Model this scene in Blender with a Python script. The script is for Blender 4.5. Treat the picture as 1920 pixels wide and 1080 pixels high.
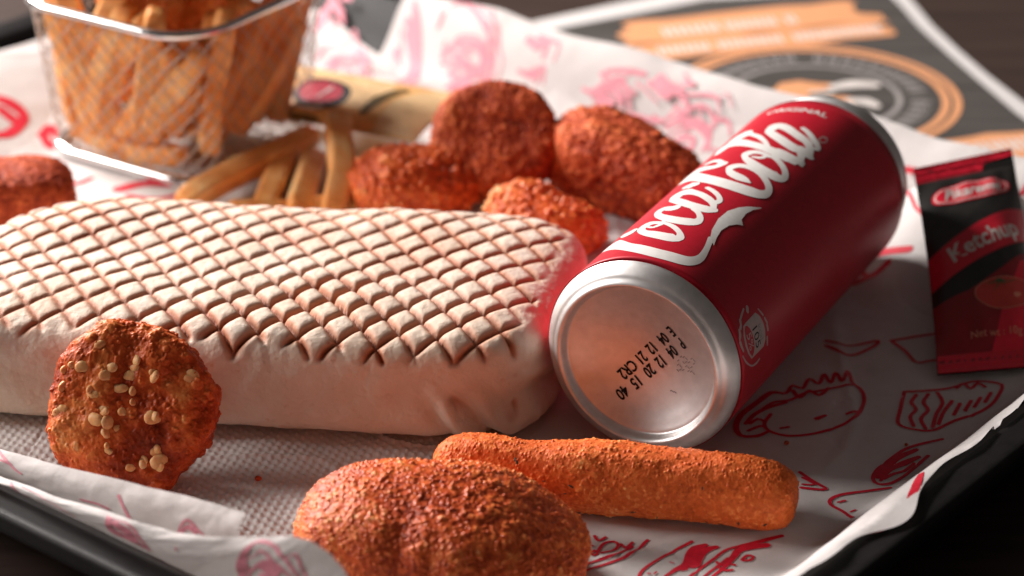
import bpy, bmesh, math, random
import numpy as np
from mathutils import Vector, Matrix

# ---------------------------------------------------------------- clear, camera, world, lamps, exposure
for o in list(bpy.data.objects):
    bpy.data.objects.remove(o)
scene = bpy.context.scene
COL = scene.collection
U = .01                                             # the numbers below are centimetres

cam_d = bpy.data.cameras.new("camera"); cam = bpy.data.objects.new("camera", cam_d); COL.objects.link(cam)
cam.location = (0, 0, 35.02*U)
cam.rotation_euler = (math.radians(90-26.14), 0, 0)
cam_d.sensor_width = 36.0; cam_d.lens = 36.0*4767/1920
cam_d.clip_start = .02; cam_d.clip_end = 30
cam_d.dof.use_dof = True; cam_d.dof.focus_distance = .682; cam_d.dof.aperture_fstop = 9.5
cam_d.dof.aperture_blades = 0
scene.camera = cam

world = bpy.data.worlds.new("World"); scene.world = world; world.use_nodes = True
bg = world.node_tree.nodes["Background"]
bg.inputs[0].default_value = (1.0, .85, .77, 1); bg.inputs[1].default_value = .064

def area_lamp(name, loc, target, sx, sy, power, color):
    d = bpy.data.lights.new(name, 'AREA'); d.shape = 'RECTANGLE'; d.size = sx*U; d.size_y = sy*U
    d.energy = power; d.color = color
    o = bpy.data.objects.new(name, d); COL.objects.link(o)
    o.location = Vector(loc)*U
    o.rotation_euler = (Vector(target)-Vector(loc)).to_track_quat('-Z', 'Y').to_euler()
    return o
area_lamp("window_light_back", (-72, 138, 55), (-2, 69, 0), 34, 28, 28.5, (1.0, .93, .89))
area_lamp("window_light_left", (-104, 80, 50), (-2, 66, 0), 36, 30, 10.0, (1.0, .93, .89))

scene.render.engine = 'CYCLES'
vs = scene.view_settings
vs.view_transform = 'Standard'; vs.look = 'None'; vs.exposure = 0.0; vs.gamma = 1.0; vs.use_curve_mapping = False
scene.cycles.max_bounces = 8; scene.cycles.diffuse_bounces = 4; scene.cycles.glossy_bounces = 4
scene.cycles.sample_clamp_indirect = 6.0

# ---------------------------------------------------------------- geometry of the place (centimetres)
def hash3(ix, iy, iz, seed):
    h = (ix.astype(np.int64)*374761393 + iy.astype(np.int64)*668265263 + iz.astype(np.int64)*2147483647 + seed*974634777) & 0xffffffff
    h = ((h ^ (h >> 13))*1274126177) & 0xffffffff
    h = ((h ^ (h >> 15))*2246822519) & 0xffffffff
    return ((h ^ (h >> 16)) & 0xffffff)/float(0xffffff)

def vnoise(x, y, z, seed=0):
    x0, y0, z0 = np.floor(x), np.floor(y), np.floor(z)
    fx, fy, fz = x-x0, y-y0, z-z0
    fx = fx*fx*fx*(fx*(fx*6-15)+10); fy = fy*fy*fy*(fy*(fy*6-15)+10); fz = fz*fz*fz*(fz*(fz*6-15)+10)
    r = 0
    for i in (0, 1):
        for j in (0, 1):
            for k in (0, 1):
                w = (fx if i else 1-fx)*(fy if j else 1-fy)*(fz if k else 1-fz)
                r = r + w*hash3(x0+i, y0+j, z0+k, seed)
    return r*2-1

def fbm(P, freq, octaves=4, seed=0, gain=.5):
    a, r = 1., 0
    for o in range(octaves):
        r = r + a*vnoise(P[..., 0]*freq+17.3*o, P[..., 1]*freq+5.1*o, P[..., 2]*freq-9.7*o, seed+o)
        freq *= 2.03; a *= gain
    return r

def sstep(e0, e1, x):
    t = np.clip((x-e0)/(e1-e0), 0, 1)
    return t*t*(3-2*t)

TANG = math.radians(51.)
E1 = np.array([math.cos(TANG), math.sin(TANG)]); E2 = np.array([-math.sin(TANG), math.cos(TANG)])
A0, A1, B0, B1 = 34.3, 70.2, 26.0, 71.5          # outer edge of the tray's rim in tray axes
def ab(x, y): return x*E1[0]+y*E1[1], x*E2[0]+y*E2[1]
def xy(a, b): return a*E1[0]+b*E2[0], a*E1[1]+b*E2[1]
RIMZ = 2.0
def wallz(d): return RIMZ*sstep(3.3, 1.0, d)

def paper_z(x, y):
    x = np.asarray(x, float); y = np.asarray(y, float)
    a, b = ab(x, y)
    z = np.maximum(np.maximum(wallz(a-A0), wallz(b-B0)), np.maximum(wallz(A1-a), 1.75*sstep(8.5, 1.8, B1-b)))
    # back edge of the sheet stands up to different heights
    zz = np.zeros_like(x)
    P = np.stack([x, y, zz], -1)
    far = sstep(63, 68.5, a)*sstep(30, 34, b)
    z = z + far*.35*sstep(60, 45, b)
    hump = 2.55*np.exp(-((x-14.6)/2.6)**2-((y-74.2)/2.9)**2)
    z = np.maximum(z, hump)
    w = .05*fbm(P, .32, 3, 11) + .025*fbm(P, .9, 2, 12)
    # creases
    c1 = np.abs(vnoise(x*.16+3.1, y*.16+7.7, zz, 21)); c2 = np.abs(vnoise(x*.27+13.1, y*.23+1.7, zz, 22))
    w = w + .05*np.exp(-(c1/.022)**2) - .035*np.exp(-(c2/.02)**2)
    edge = sstep(3.0, .6, b-B0)
    w = w + edge*.13*np.sin(a*.9+.6*np.sin(a*.37))*sstep(2.6, .4, b-B0)
    return .09 + z + w*1.0

def back_z(a, b):       # the second sheet standing along the far wall
    x, y = xy(a, b)
    z = wallz(A1-a)+.16+.45*sstep(67.2, 70, a)
    P = np.stack([x, y, np.zeros_like(x)], -1)
    return z + .06*fbm(P, .5, 3, 31)

# standing flaps of the front sheet: (u along the tray's front rim, v from crease to free edge)
def lerp_poly(pts, u):
    pts = np.asarray(pts, float); t = np.linspace(0, 1, len(pts))
    return np.stack([np.interp(u, t, pts[:, k]) for k in range(pts.shape[1])], -1)
def ruled(bot, top, u, v, lean, bulge, seed):
    p = lerp_poly(bot, u); q = lerp_poly(top, u)
    r = p*(1-v[..., None]) + q*v[..., None]
    n = np.array([-E1[0], -E1[1], .15])*bulge
    r = r + n*(4*v*(1-v))[..., None]*lean
    w = .035*fbm(np.stack([u*14, v*2.5, np.zeros_like(u)], -1), 1, 3, seed)
    r = r + np.array([-E1[0], -E1[1], 0])*(w*np.minimum(1, 3*v))[..., None]
    return r
# can
CAN_C = np.array([3.3284, 60.549, 2.99]); CAN_PHI = math.radians(27.286); CAN_R = 2.87
CA = np.array([math.sin(CAN_PHI), math.cos(CAN_PHI), 0]); CB = np.array([math.cos(CAN_PHI), -math.sin(CAN_PHI), 0]); CZ = np.array([0, 0, 1.])
def can_pt(th, s, r):
    th = np.asarray(th, float)[..., None]; s = np.asarray(s, float)[..., None]; r = np.asarray(r, float)
    r = r[..., None] if r.ndim else r
    return CAN_C + CA*s + r*(np.cos(th)*CZ + np.sin(th)*CB)
# ---------------------------------------------------------------- outlines of the print (surface coordinates, cm)
LOGO = [[[-1.959,2.198,0.617],[-1.178,1.573,0.43],[-0.65,1.293,0.487],[-0.075,1.129,0.519],[0.409,1.151,0.521],[0.767,1.251,0.483],[0.976,1.471,0.349],[1.058,1.773,0.235],[1.029,2.119,0.182],[0.956,2.503,0.159],[0.861,2.9,0.164]],[[-0.742,3.142,0.173],[-0.978,3.196,0.222],[-1.173,3.153,0.42],[-1.244,2.879,0.264],[-1.041,2.549,0.241],[-0.677,2.333,0.384],[-0.266,2.209,0.449],[0.032,2.212,0.486],[0.173,2.315,0.294],[0.092,2.538,0.18],[-0.094,2.748,0.179],[-0.314,2.932,0.177],[-0.56,3.083,0.154],[-0.754,3.168,0.138]],[[-0.692,3.062,0.158],[-0.785,2.9,0.156],[-0.882,2.827,0.113],[-1.151,2.967,0.064]],[[-0.895,4.296,0.426],[-1.016,4.297,0.328],[-1.191,4.377,0.266],[-1.292,4.326,0.396],[-1.301,4.076,0.222],[-1.082,3.751,0.249],[-0.717,3.483,0.361],[-0.376,3.353,0.435],[-0.07,3.346,0.466],[0.123,3.45,0.411],[0.183,3.632,0.23],[0.124,3.825,0.178],[-0.038,4.051,0.17],[-0.229,4.228,0.191]],[[-0.768,3.396,0.129],[-0.674,3.135,0.101]],[[-1.237,5.049,0.274],[-0.917,4.779,0.326],[-0.539,4.524,0.36],[-0.196,4.386,0.401],[0.1,4.348,0.423],[0.248,4.415,0.317]],[[-1.25,5.076,0.305],[-1.288,5.446,0.494],[-1.155,5.581,0.521],[-0.797,5.453,0.304],[-0.448,5.256,0.265],[-0.121,5.005,0.265],[0.109,4.768,0.212],[0.226,4.526,0.166]],[[-0.522,5.815,0.14],[-0.313,5.66,0.164],[-0.106,5.479,0.172],[0.081,5.268,0.161],[0.187,5.044,0.177],[0.116,4.901,0.265]],[[-1.317,6.127,0.322],[-1.193,6.165,0.515],[-1.091,6.186,0.341]],[[-1.885,2.917,0.251],[-1.648,2.797,0.488],[-1.573,2.907,0.343]],[[-1.861,7.257,0.692],[-1.368,6.92,0.476],[-0.86,6.548,0.471],[-0.354,6.297,0.522],[0.087,6.173,0.558],[0.486,6.148,0.571],[0.773,6.221,0.528],[0.968,6.366,0.388],[1.035,6.621,0.226],[0.949,6.868,0.219],[0.768,7.11,0.23],[0.505,7.353,0.228],[0.223,7.524,0.247],[-0.047,7.609,0.258],[-0.286,7.618,0.307],[-0.444,7.493,0.349],[-0.45,7.246,0.196],[-0.239,6.977,0.314],[0.055,6.801,0.377],[0.274,6.712,0.269],[0.453,6.647,0.045]],[[-0.962,7.912,0.179],[-1.243,8.192,0.185],[-1.495,8.288,0.237],[-1.684,8.296,0.246]],[[-0.923,7.795,0.371],[-1.046,7.635,0.336],[-1.272,7.635,0.304],[-1.629,7.756,0.442],[-1.936,7.792,0.75]],[[0.234,8.648,0.192],[-0.044,8.746,0.209],[-0.31,8.751,0.292],[-0.444,8.595,0.318],[-0.414,8.333,0.194],[-0.129,8.027,0.322],[0.223,7.776,0.404],[0.607,7.618,0.489],[0.912,7.636,0.506],[1.057,7.785,0.241],[0.967,8.089,0.206],[0.745,8.371,0.219],[0.5,8.581,0.218],[0.299,8.683,0.202]],[[0.16,8.666,0.125],[0.045,8.401,0.165],[-0.186,8.387,0.113]],[[-1.734,9.21,0.259],[-1.648,9.802,0.675],[-1.238,9.699,0.489],[-0.751,9.423,0.391],[-0.315,9.216,0.399],[-0.002,9.098,0.419],[0.308,8.985,0.455],[0.664,8.904,0.457]],[[-0.039,9.221,0.14],[-0.33,9.641,0.17],[-0.721,10.066,0.205],[-1.106,10.376,0.207],[-1.399,10.573,0.637],[-1.492,10.38,0.721],[-1.592,10.072,0.464]],[[0.636,9.017,0.487],[0.89,8.97,0.495],[1.072,9.008,0.412],[1.153,8.92,0.137]],[[0.314,9.05,0.52],[0.64,9.007,0.495]],[[-0.495,10.421,0.284],[-0.178,10.134,0.357],[0.272,9.811,0.41],[0.639,9.639,0.442],[0.873,9.542,0.279],[1.053,9.051,0.194]],[[-0.547,10.58,0.289],[-0.474,10.935,0.471],[-0.22,10.908,0.395],[0.147,10.66,0.353],[0.503,10.443,0.372],[0.768,10.3,0.312],[0.978,10.0,0.238],[1.118,9.67,0.197]],[[0.786,9.752,0.408],[0.991,9.664,0.411],[1.142,9.614,0.278]],[[0.332,11.075,0.192],[0.558,10.919,0.213],[0.791,10.688,0.235],[1.009,10.47,0.236],[1.157,10.258,0.129],[1.007,10.168,0.248]]]
FISH = [[0.842,2.898],[0.703,3.316],[0.589,4.014],[0.612,4.631],[0.768,5.066],[0.944,5.354],[1.221,5.667],[1.257,5.649],[1.115,5.32],[1.051,4.943],[1.088,4.554],[1.238,4.333],[1.099,4.215],[0.963,3.952],[0.904,3.527],[0.969,3.056],[1.077,2.628]]
REG = [[1.136,11.052,0.03],[1.155,10.974,0.03],[1.153,10.886,0.034],[1.131,10.805,0.042],[1.093,10.748,0.055],[1.046,10.727,0.062],[0.999,10.746,0.045],[0.962,10.801,0.032],[0.943,10.881,0.03],[0.944,10.969,0.036],[0.967,11.048,0.045],[1.006,11.102,0.057],[1.053,11.122,0.063],[1.1,11.104,0.047],[1.136,11.052,0.038]]
BW = [[3.214,1.163],[3.197,1.347],[3.189,2.031],[3.348,2.178],[3.56,2.261],[3.81,2.272],[4.066,2.202],[4.2,2.042],[4.197,1.65],[4.189,1.204],[3.967,1.03],[3.71,0.954],[3.431,1.008]]
BR = [[3.256,1.258],[3.286,1.36],[3.405,1.451],[3.569,1.498],[3.772,1.499],[3.957,1.458],[4.085,1.38],[4.146,1.246],[3.987,1.119],[3.754,1.051],[3.498,1.067],[3.332,1.152]]
BS = [[[2.921,1.764,0.131],[2.995,1.693,0.133]],[[2.873,1.566,0.064],[2.944,1.352,0.076],[3.013,1.179,0.068]],[[3.037,1.139,0.112],[3.15,1.068,0.089],[3.197,0.989,0.103]],[[3.217,0.898,0.096],[3.32,0.853,0.124],[3.416,0.749,0.092]],[[3.507,0.727,0.124],[3.633,0.738,0.1],[3.761,0.775,0.083]],[[3.88,0.681,0.056],[4.125,0.841,0.056],[4.381,1.174,0.048],[4.457,1.492,0.068],[4.434,1.735,0.063]],[[3.177,2.238,0.047],[3.413,2.37,0.072]],[[3.523,2.41,0.074],[3.694,2.472,0.076]],[[3.743,2.445,0.092],[3.883,2.437,0.086]],[[4.056,2.319,0.092],[4.253,2.297,0.089]]]
AT = [[-15.36,59.21,1.76],[-13.33,57.57,2.11],[-11.38,55.99,2.48],[-9.52,54.49,2.93],[-7.75,53.05,3.33],[-6.31,51.88,3.61]]
AB = [[-15.53,59.22,0.11],[-13.48,57.56,0.36],[-11.51,55.97,0.76],[-9.62,54.44,1.3],[-7.82,52.98,1.9],[-6.44,51.86,2.45]]
BT = [[-14.99,57.5,2.01],[-13.01,55.89,2.26],[-12.06,55.12,2.39],[-11.13,54.37,2.5],[-9.91,53.38,2.75],[-8.88,52.55,2.9],[-8.01,51.85,3.07],[-7.03,51.11,3.41],[-5.93,50.33,3.89],[-5.0,49.66,4.35],[-4.54,49.29,4.46],[-4.16,48.98,4.34],[-3.79,48.69,4.02],[-3.49,48.44,3.61]]
BB = [[-14.98,57.49,2.06],[-13.03,55.89,2.06],[-12.4,55.38,2.06],[-11.78,54.89,2.06],[-11.01,54.27,2.06],[-10.26,53.69,2.06],[-9.38,52.97,2.06],[-8.51,52.29,2.06],[-7.66,51.63,2.06],[-6.83,50.95,2.06],[-6.14,50.38,2.06],[-5.47,49.81,2.06],[-4.81,49.26,2.06],[-4.15,48.72,2.06]]
RED = [[[7.32,63.05,0.111],[7.1,62.52,0.111],[7.2,62.08,0.11],[7.63,61.79,0.11],[8.3,61.85,0.11],[8.99,62.17,0.111],[9.66,62.75,0.111],[10.05,63.75,0.113],[10.07,64.45,0.114],[9.85,64.91,0.114]],[[9.85,64.91,0.114],[9.82,65.64,0.115],[9.58,64.95,0.114],[9.45,65.54,0.115],[9.23,64.87,0.114],[9.1,65.44,0.115],[8.88,64.8,0.114],[8.64,65.14,0.114],[8.38,64.55,0.114],[8.12,64.77,0.114],[7.87,64.3,0.113],[7.47,64.34,0.165],[7.0,63.72,0.184],[6.51,63.05,0.182],[6.29,62.38,0.161],[6.39,61.81,0.14],[6.84,61.8,0.14],[7.2,62.08,0.11]],[[6.57,62.51,0.121],[6.88,63.06,0.142],[7.32,63.45,0.143],[7.82,63.72,0.123]],[[6.6,62.08,0.1],[6.96,62.38,0.121],[7.12,62.3,0.1]],[[8.09,64.46,0.124],[8.25,63.99,0.123],[8.56,64.4,0.124],[8.8,64.08,0.123],[9.12,64.5,0.124]],[[7.11,63.32,0.112],[7.48,63.73,0.112],[7.97,63.88,0.113],[8.41,64.26,0.113],[8.9,64.36,0.113],[9.41,64.59,0.114],[9.8,64.72,0.114]],[[6.7,62.52,0.111],[6.93,62.79,0.111],[7.11,62.65,0.111]],[[8.59,62.7,0.162],[8.84,62.87,0.122]],[[9.48,62.97,0.122],[9.77,63.1,0.142]],[[7.54,62.23,0.11],[7.75,62.29,0.111]],[[11.3,64.4,0.114],[11.06,63.42,0.113],[10.86,62.44,0.111],[11.31,62.13,0.111],[11.78,62.13,0.111],[12.38,62.58,0.112],[13.52,63.42,0.113],[14.14,64.57,0.115],[14.04,64.9,0.115],[13.38,65.02,0.115],[12.69,64.62,0.115],[11.98,64.41,0.114],[11.3,64.4,0.114]],[[12.78,63.66,0.113],[12.5,62.96,0.112]],[[13.13,63.84,0.114],[12.86,63.26,0.113]],[[13.43,64.03,0.114],[13.16,63.46,0.113]],[[13.77,64.3,0.115],[13.51,63.75,0.114]],[[11.6,64.17,0.114],[11.4,63.7,0.113],[11.47,63.27,0.113],[11.25,62.86,0.112],[11.27,62.32,0.111]],[[11.95,64.19,0.114],[11.74,63.7,0.113],[11.81,63.24,0.113],[11.53,62.72,0.112],[11.59,62.21,0.111]],[[12.23,64.27,0.114],[12.29,63.7,0.113],[12.0,62.98,0.112],[11.8,62.29,0.111]],[[12.57,63.79,0.114],[12.22,63.09,0.113],[11.99,62.46,0.112]],[[12.83,64.58,0.115],[13.08,64.9,0.115],[13.23,64.56,0.115],[13.49,64.9,0.115],[13.66,64.67,0.115]],[[9.91,59.53,0.176],[10.13,59.98,0.235],[10.56,60.54,0.217],[11.16,61.03,0.139]],[[11.97,61.64,0.111],[10.97,61.13,0.11],[10.36,60.46,0.109],[9.89,59.83,0.108],[9.76,59.41,0.107],[9.87,59.15,0.107],[10.23,59.23,0.107],[10.63,59.58,0.107],[11.02,60.11,0.108],[11.44,60.72,0.109]],[[9.96,59.35,0.097],[10.29,59.93,0.177],[10.72,60.28,0.217],[11.17,60.64,0.139]],[[10.06,59.44,0.107],[10.39,59.71,0.108],[10.66,59.85,0.108],[10.98,60.26,0.108]],[[8.94,57.34,0.104],[8.74,57.72,0.105],[8.46,58.02,0.105],[8.48,58.28,0.105],[8.77,58.51,0.106],[9.36,58.71,0.106],[10.16,58.96,0.107]],[[8.67,58.16,0.067],[8.86,58.24,0.067]],[[8.95,57.68,0.067],[9.07,57.77,0.067]],[[7.81,59.7,0.107],[8.08,59.24,0.106],[8.43,58.82,0.106],[8.1,58.81,0.106],[7.76,58.89,0.106]],[[7.85,59.41,0.078],[8.13,59.03,0.077],[7.82,59.06,0.077]],[[9.4,67.59,0.118],[10.0,67.26,0.118],[10.95,67.55,0.118],[10.52,66.97,0.117],[9.92,66.62,0.117],[9.36,67.28,0.118]],[[11.34,67.54,0.118],[11.65,66.96,0.118],[11.89,66.2,0.117],[12.25,66.26,0.117],[12.51,66.33,0.117]],[[11.34,67.54,0.118],[11.97,67.73,0.119],[12.7,67.89,0.119]],[[8.72,53.51,0.098],[9.09,53.67,0.098],[9.62,54.12,0.099],[9.98,54.58,0.099]],[[8.86,53.65,0.231],[9.24,53.9,0.197]],[[9.96,54.89,0.181],[10.23,55.58,0.219],[10.49,56.44,0.148]],[[1.82,55.16,0.086],[2.54,55.48,0.086],[3.1,56.0,0.087]],[[1.78,54.83,0.085],[2.53,55.22,0.086],[3.05,55.62,0.086],[3.51,56.26,0.087]],[[2.03,55.67,0.075],[2.12,55.8,0.076],[2.2,55.7,0.075],[2.12,55.61,0.075],[2.04,55.66,0.075]],[[2.21,55.78,0.086],[2.39,56.16,0.087],[2.64,56.24,0.087],[2.75,56.04,0.087],[2.59,55.83,0.086],[2.31,55.73,0.086]],[[2.15,56.53,0.087],[2.23,56.28,0.087],[2.43,56.46,0.087]],[[2.82,56.09,0.087],[2.95,55.96,0.087],[3.11,56.15,0.087]],[[2.06,56.03,0.054],[2.1,56.01,0.054]],[[3.22,54.68,0.085],[3.34,54.96,0.086],[3.86,55.48,0.086],[4.65,56.18,0.087]],[[3.89,54.68,0.075],[4.19,54.95,0.139],[4.44,55.11,0.236],[4.58,55.55,0.269],[4.71,55.88,0.217],[5.0,56.06,0.13]],[[4.66,55.17,0.322],[4.79,55.56,0.302],[4.99,55.82,0.238],[5.28,55.97,0.141]],[[4.52,54.65,0.085],[5.13,55.34,0.086],[5.6,55.89,0.087],[6.41,56.19,0.142],[7.01,56.41,0.109]],[[4.87,54.61,0.064],[5.33,55.15,0.086],[5.53,55.42,0.075]],[[5.08,54.59,0.085],[5.39,54.95,0.118],[5.68,55.49,0.183],[5.85,55.81,0.217],[6.21,55.94,0.217],[6.58,56.01,0.196]],[[5.88,55.33,0.086],[6.04,55.55,0.086],[6.18,55.48,0.086],[6.09,55.31,0.086],[5.91,55.29,0.086]],[[5.23,55.23,0.086],[5.33,55.07,0.086],[5.51,55.15,0.086],[5.68,55.07,0.086]],[[5.28,54.95,0.086],[5.41,54.82,0.086],[5.59,54.84,0.086]],[[4.03,55.23,0.032],[4.13,55.19,0.032]],[[3.44,54.8,0.048],[3.51,54.79,0.048]],[[3.61,54.77,0.048],[3.67,54.85,0.048]],[[4.32,54.89,0.043],[4.47,54.94,0.043]],[[10.52,72.27,0.407],[11.46,72.6,0.307],[12.47,72.19,0.229]],[[10.65,71.29,0.302],[11.34,71.58,0.227],[11.81,72.01,0.229]],[[10.91,72.11,0.203],[11.09,71.53,0.202]],[[12.91,76.74,0.107],[12.81,74.09,0.104],[12.96,73.23,0.103]],[[13.0,77.13,0.134],[13.29,76.92,0.134]],[[15.85,75.22,0.158],[16.15,74.47,0.209],[16.52,74.72,0.157]],[[15.47,72.44,0.204],[15.88,72.27,0.205],[16.29,72.69,0.206]],[[-18.59,84.2,0.291],[-17.82,84.0,0.465],[-17.28,83.48,0.347],[-17.58,82.42,0.401],[-18.23,81.92,0.285]],[[-18.12,83.56,0.347],[-17.6,83.18,0.404]],[[-16.52,82.69,0.344],[-16.33,83.27,0.346],[-15.96,82.64,0.344],[-16.17,82.16,0.342],[-16.47,82.61,0.287]],[[-17.28,80.54,0.281],[-16.5,80.2,0.392],[-15.84,80.61,0.281]],[[-15.75,80.07,0.224],[-14.9,79.3,0.277],[-14.41,79.72,0.222]],[[-13.26,78.67,0.493],[-12.51,79.15,0.495],[-11.41,79.03,0.439],[-10.49,78.89,0.273]],[[-12.9,78.06,0.218],[-11.98,77.85,0.217],[-11.13,78.22,0.217]]]
PINK = [[[-7.09,93.52,0.69],[-7.25,93.31,0.815],[-7.45,93.02,0.689]],[[-6.94,93.51,0.501],[-6.6,92.91,0.499]],[[-7.02,90.03,0.487],[-6.69,91.17,0.739],[-6.12,91.28,0.616],[-5.67,91.17,0.492],[-5.65,89.94,0.426],[-5.7,89.4,0.363]],[[-6.27,90.2,0.305],[-5.92,89.37,0.242]],[[-3.95,90.76,0.61],[-3.73,90.25,0.912],[-3.65,89.54,0.968],[-3.77,88.23,0.777],[-4.44,87.72,0.476]],[[-4.35,90.52,0.488],[-4.19,89.8,0.182]],[[-2.31,90.58,0.303],[-1.81,90.54,0.425],[-1.2,89.55,0.421],[-0.83,88.75,0.298],[-0.67,88.19,0.357],[-0.79,87.64,0.356],[-1.08,87.26,0.296]],[[-2.51,90.45,0.243],[-2.71,90.2,0.242]],[[-2.6,89.34,0.482],[-2.2,89.37,0.361],[-1.59,89.06,0.36],[-1.09,88.5,0.537],[-1.19,88.11,0.655],[-1.78,88.16,0.716],[-2.37,87.93,0.595]],[[-1.99,88.82,0.599],[-1.59,88.41,0.597]],[[-2.39,88.68,0.36],[-1.78,87.66,0.416],[-1.18,87.44,0.474]],[[0.59,87.85,0.473],[0.98,87.44,0.648],[1.37,87.35,0.411],[1.17,87.05,0.469]],[[3.35,85.28,0.259],[4.0,84.92,0.287],[4.74,84.4,0.286]],[[5.19,84.0,0.74],[5.45,83.6,0.737],[5.9,83.24,0.565]],[[6.09,83.39,0.339],[6.36,83.15,0.338]],[[5.99,82.98,0.282],[6.16,82.59,0.225],[5.79,82.54,0.225]],[[2.87,85.02,0.461],[3.44,84.83,0.575],[3.8,84.46,0.401],[3.89,84.03,0.286]],[[3.05,84.61,0.287],[3.61,84.28,0.286]],[[5.42,82.53,0.338],[5.88,82.44,0.337],[6.5,82.02,0.392],[6.85,81.56,0.391],[6.74,81.13,0.334]],[[5.77,82.01,0.337],[6.31,81.67,0.391],[6.2,81.28,0.334]],[[7.03,81.79,0.223],[7.47,81.49,0.223],[7.55,81.09,0.222]],[[4.16,83.64,0.228],[5.07,82.89,0.226]]]
DA = [[[0.588,0.755,0.097],[0.6109,0.591,0.106],[0.6323,0.415,0.106]],[[0.7797,0.352,0.066],[0.7969,0.572,0.075],[0.8126,0.635,0.085],[0.8441,0.509,0.094],[0.8741,0.396,0.066]],[[0.7911,0.39,0.123],[0.8155,0.509,0.141],[0.8455,0.421,0.122]],[[0.2046,0.962,0.071],[0.2432,0.78,0.091],[0.2718,0.629,0.07],[0.2947,0.56,0.07]],[[0.4764,0.453,0.069],[0.525,0.491,0.059],[0.5622,0.478,0.078]],[[0.2275,0.761,0.071],[0.2575,0.717,0.091]]]
DB = [[[0.1102,0.899,0.079],[0.1588,0.126,0.098],[0.1946,0.113,0.059]],[[0.1373,0.893,0.044],[0.1874,0.786,0.044],[0.2532,0.503,0.039],[0.3119,0.233,0.038]],[[0.3362,0.818,0.114],[0.3834,0.415,0.19],[0.4192,0.296,0.284],[0.4478,0.296,0.236],[0.4907,0.176,0.103]],[[0.3276,0.868,0.066],[0.3491,0.849,0.066],[0.3734,0.855,0.066],[0.4449,0.497,0.066],[0.5036,0.151,0.066]],[[0.3562,0.761,0.189],[0.3991,0.579,0.283],[0.4506,0.352,0.141]],[[0.7039,0.283,0.164],[0.671,0.459,0.182],[0.6438,0.717,0.154],[0.6338,0.887,0.108],[0.6538,0.906,0.072],[0.7067,0.792,0.062],[0.7811,0.679,0.062],[0.8312,0.616,0.062]],[[0.7225,0.308,0.054],[0.671,0.535,0.054],[0.6753,0.667,0.054],[0.6681,0.755,0.054],[0.6867,0.717,0.054],[0.7268,0.648,0.054],[0.7811,0.591,0.054],[0.8155,0.566,0.053]],[[0.7067,0.421,0.136],[0.7067,0.553,0.225],[0.7339,0.553,0.269],[0.7725,0.503,0.269]],[[0.7554,0.748,0.053],[0.7682,0.805,0.053],[0.7954,0.761,0.053],[0.8283,0.692,0.053],[0.8541,0.648,0.053]],[[0.7339,0.415,0.09],[0.774,0.434,0.135]],[[0.5222,0.553,0.037],[0.5336,0.465,0.037]]]
# ---------------------------------------------------------------- mesh helpers
def thing(name, label, cat, loc, group=None):
    o = bpy.data.objects.new(name, None); COL.objects.link(o)
    o.empty_display_size = .01
    o.location = Vector(loc)*U
    o["label"] = label; o["category"] = cat
    if group: o["group"] = group
    o["_org"] = list(map(float, loc))
    return o

def tag(o, label, cat, group=None):
    o["label"] = label; o["category"] = cat
    if group: o["group"] = group
    return o

def mesh_data(name, V, F, mats, smooth=True, attrs=None, fmat=None):
    V = np.asarray(V, np.float64)
    me = bpy.data.meshes.new(name)
    if isinstance(F, np.ndarray):
        n, k = F.shape
        me.vertices.add(len(V)); me.vertices.foreach_set('co', (V*U).astype(np.float32).ravel())
        me.loops.add(n*k); me.loops.foreach_set('vertex_index', F.astype(np.int32).ravel())
        me.polygons.add(n); me.polygons.foreach_set('loop_start', np.arange(0, n*k, k, dtype=np.int32))
        me.update(calc_edges=True); me.validate()
    else:
        me.from_pydata((V*U).tolist(), [], [list(map(int, f)) for f in F]); me.update()
    me.polygons.foreach_set('use_smooth', [bool(smooth)]*len(me.polygons))
    for m in (mats if isinstance(mats, (list, tuple)) else [mats]): me.materials.append(m)
    if fmat is not None: me.polygons.foreach_set('material_index', np.asarray(fmat, np.int32))
    for k, a in (attrs or {}).items():
        at = me.attributes.new(k, 'FLOAT', 'POINT'); at.data.foreach_set('value', np.asarray(a, np.float32).ravel())
    return me

def part(name, V, F, mats, root=None, smooth=True, attrs=None, fmat=None, label=None, kind=None, org=None):
    """one mesh object; V in world centimetres, stored relative to its root (or to org)"""
    base = None
    r = root
    while r is not None and "_org" not in r.keys(): r = r.parent
    base = np.array(r["_org"]) if r is not None else (np.array(org, float) if org is not None else np.zeros(3))
    me = mesh_data(name, np.asarray(V, float)-base, F, mats, smooth, attrs, fmat)
    o = bpy.data.objects.new(name, me); COL.objects.link(o)
    if root is not None: o.parent = root
    elif org is not None: o.location = Vector(base)*U
    if label: o["label"] = label
    if kind: o["kind"] = kind
    return o

def grid_faces(nu, nv, closed_v=False):
    i = np.arange(nu-1)[:, None]; j = np.arange(nv if closed_v else nv-1)[None, :]
    j2 = (j+1) % nv
    return np.stack([i*nv+j, (i+1)*nv+j, (i+1)*nv+j2, i*nv+j2], -1).reshape(-1, 4)

def vnormals(V, F):
    a, b, c, d = (V[F[:, k]] for k in range(4)) if F.shape[1] == 4 else (V[F[:, 0]], V[F[:, 1]], V[F[:, 2]], V[F[:, 2]])
    n = np.cross(c-a, d-b) if F.shape[1] == 4 else np.cross(b-a, c-a)
    N = np.zeros_like(V)
    for k in range(F.shape[1]):
        for ax in range(3):
            N[:, ax] += np.bincount(F[:, k], weights=n[:, ax], minlength=len(V))
    return N/np.maximum(np.linalg.norm(N, axis=1, keepdims=True), 1e-12)

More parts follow.
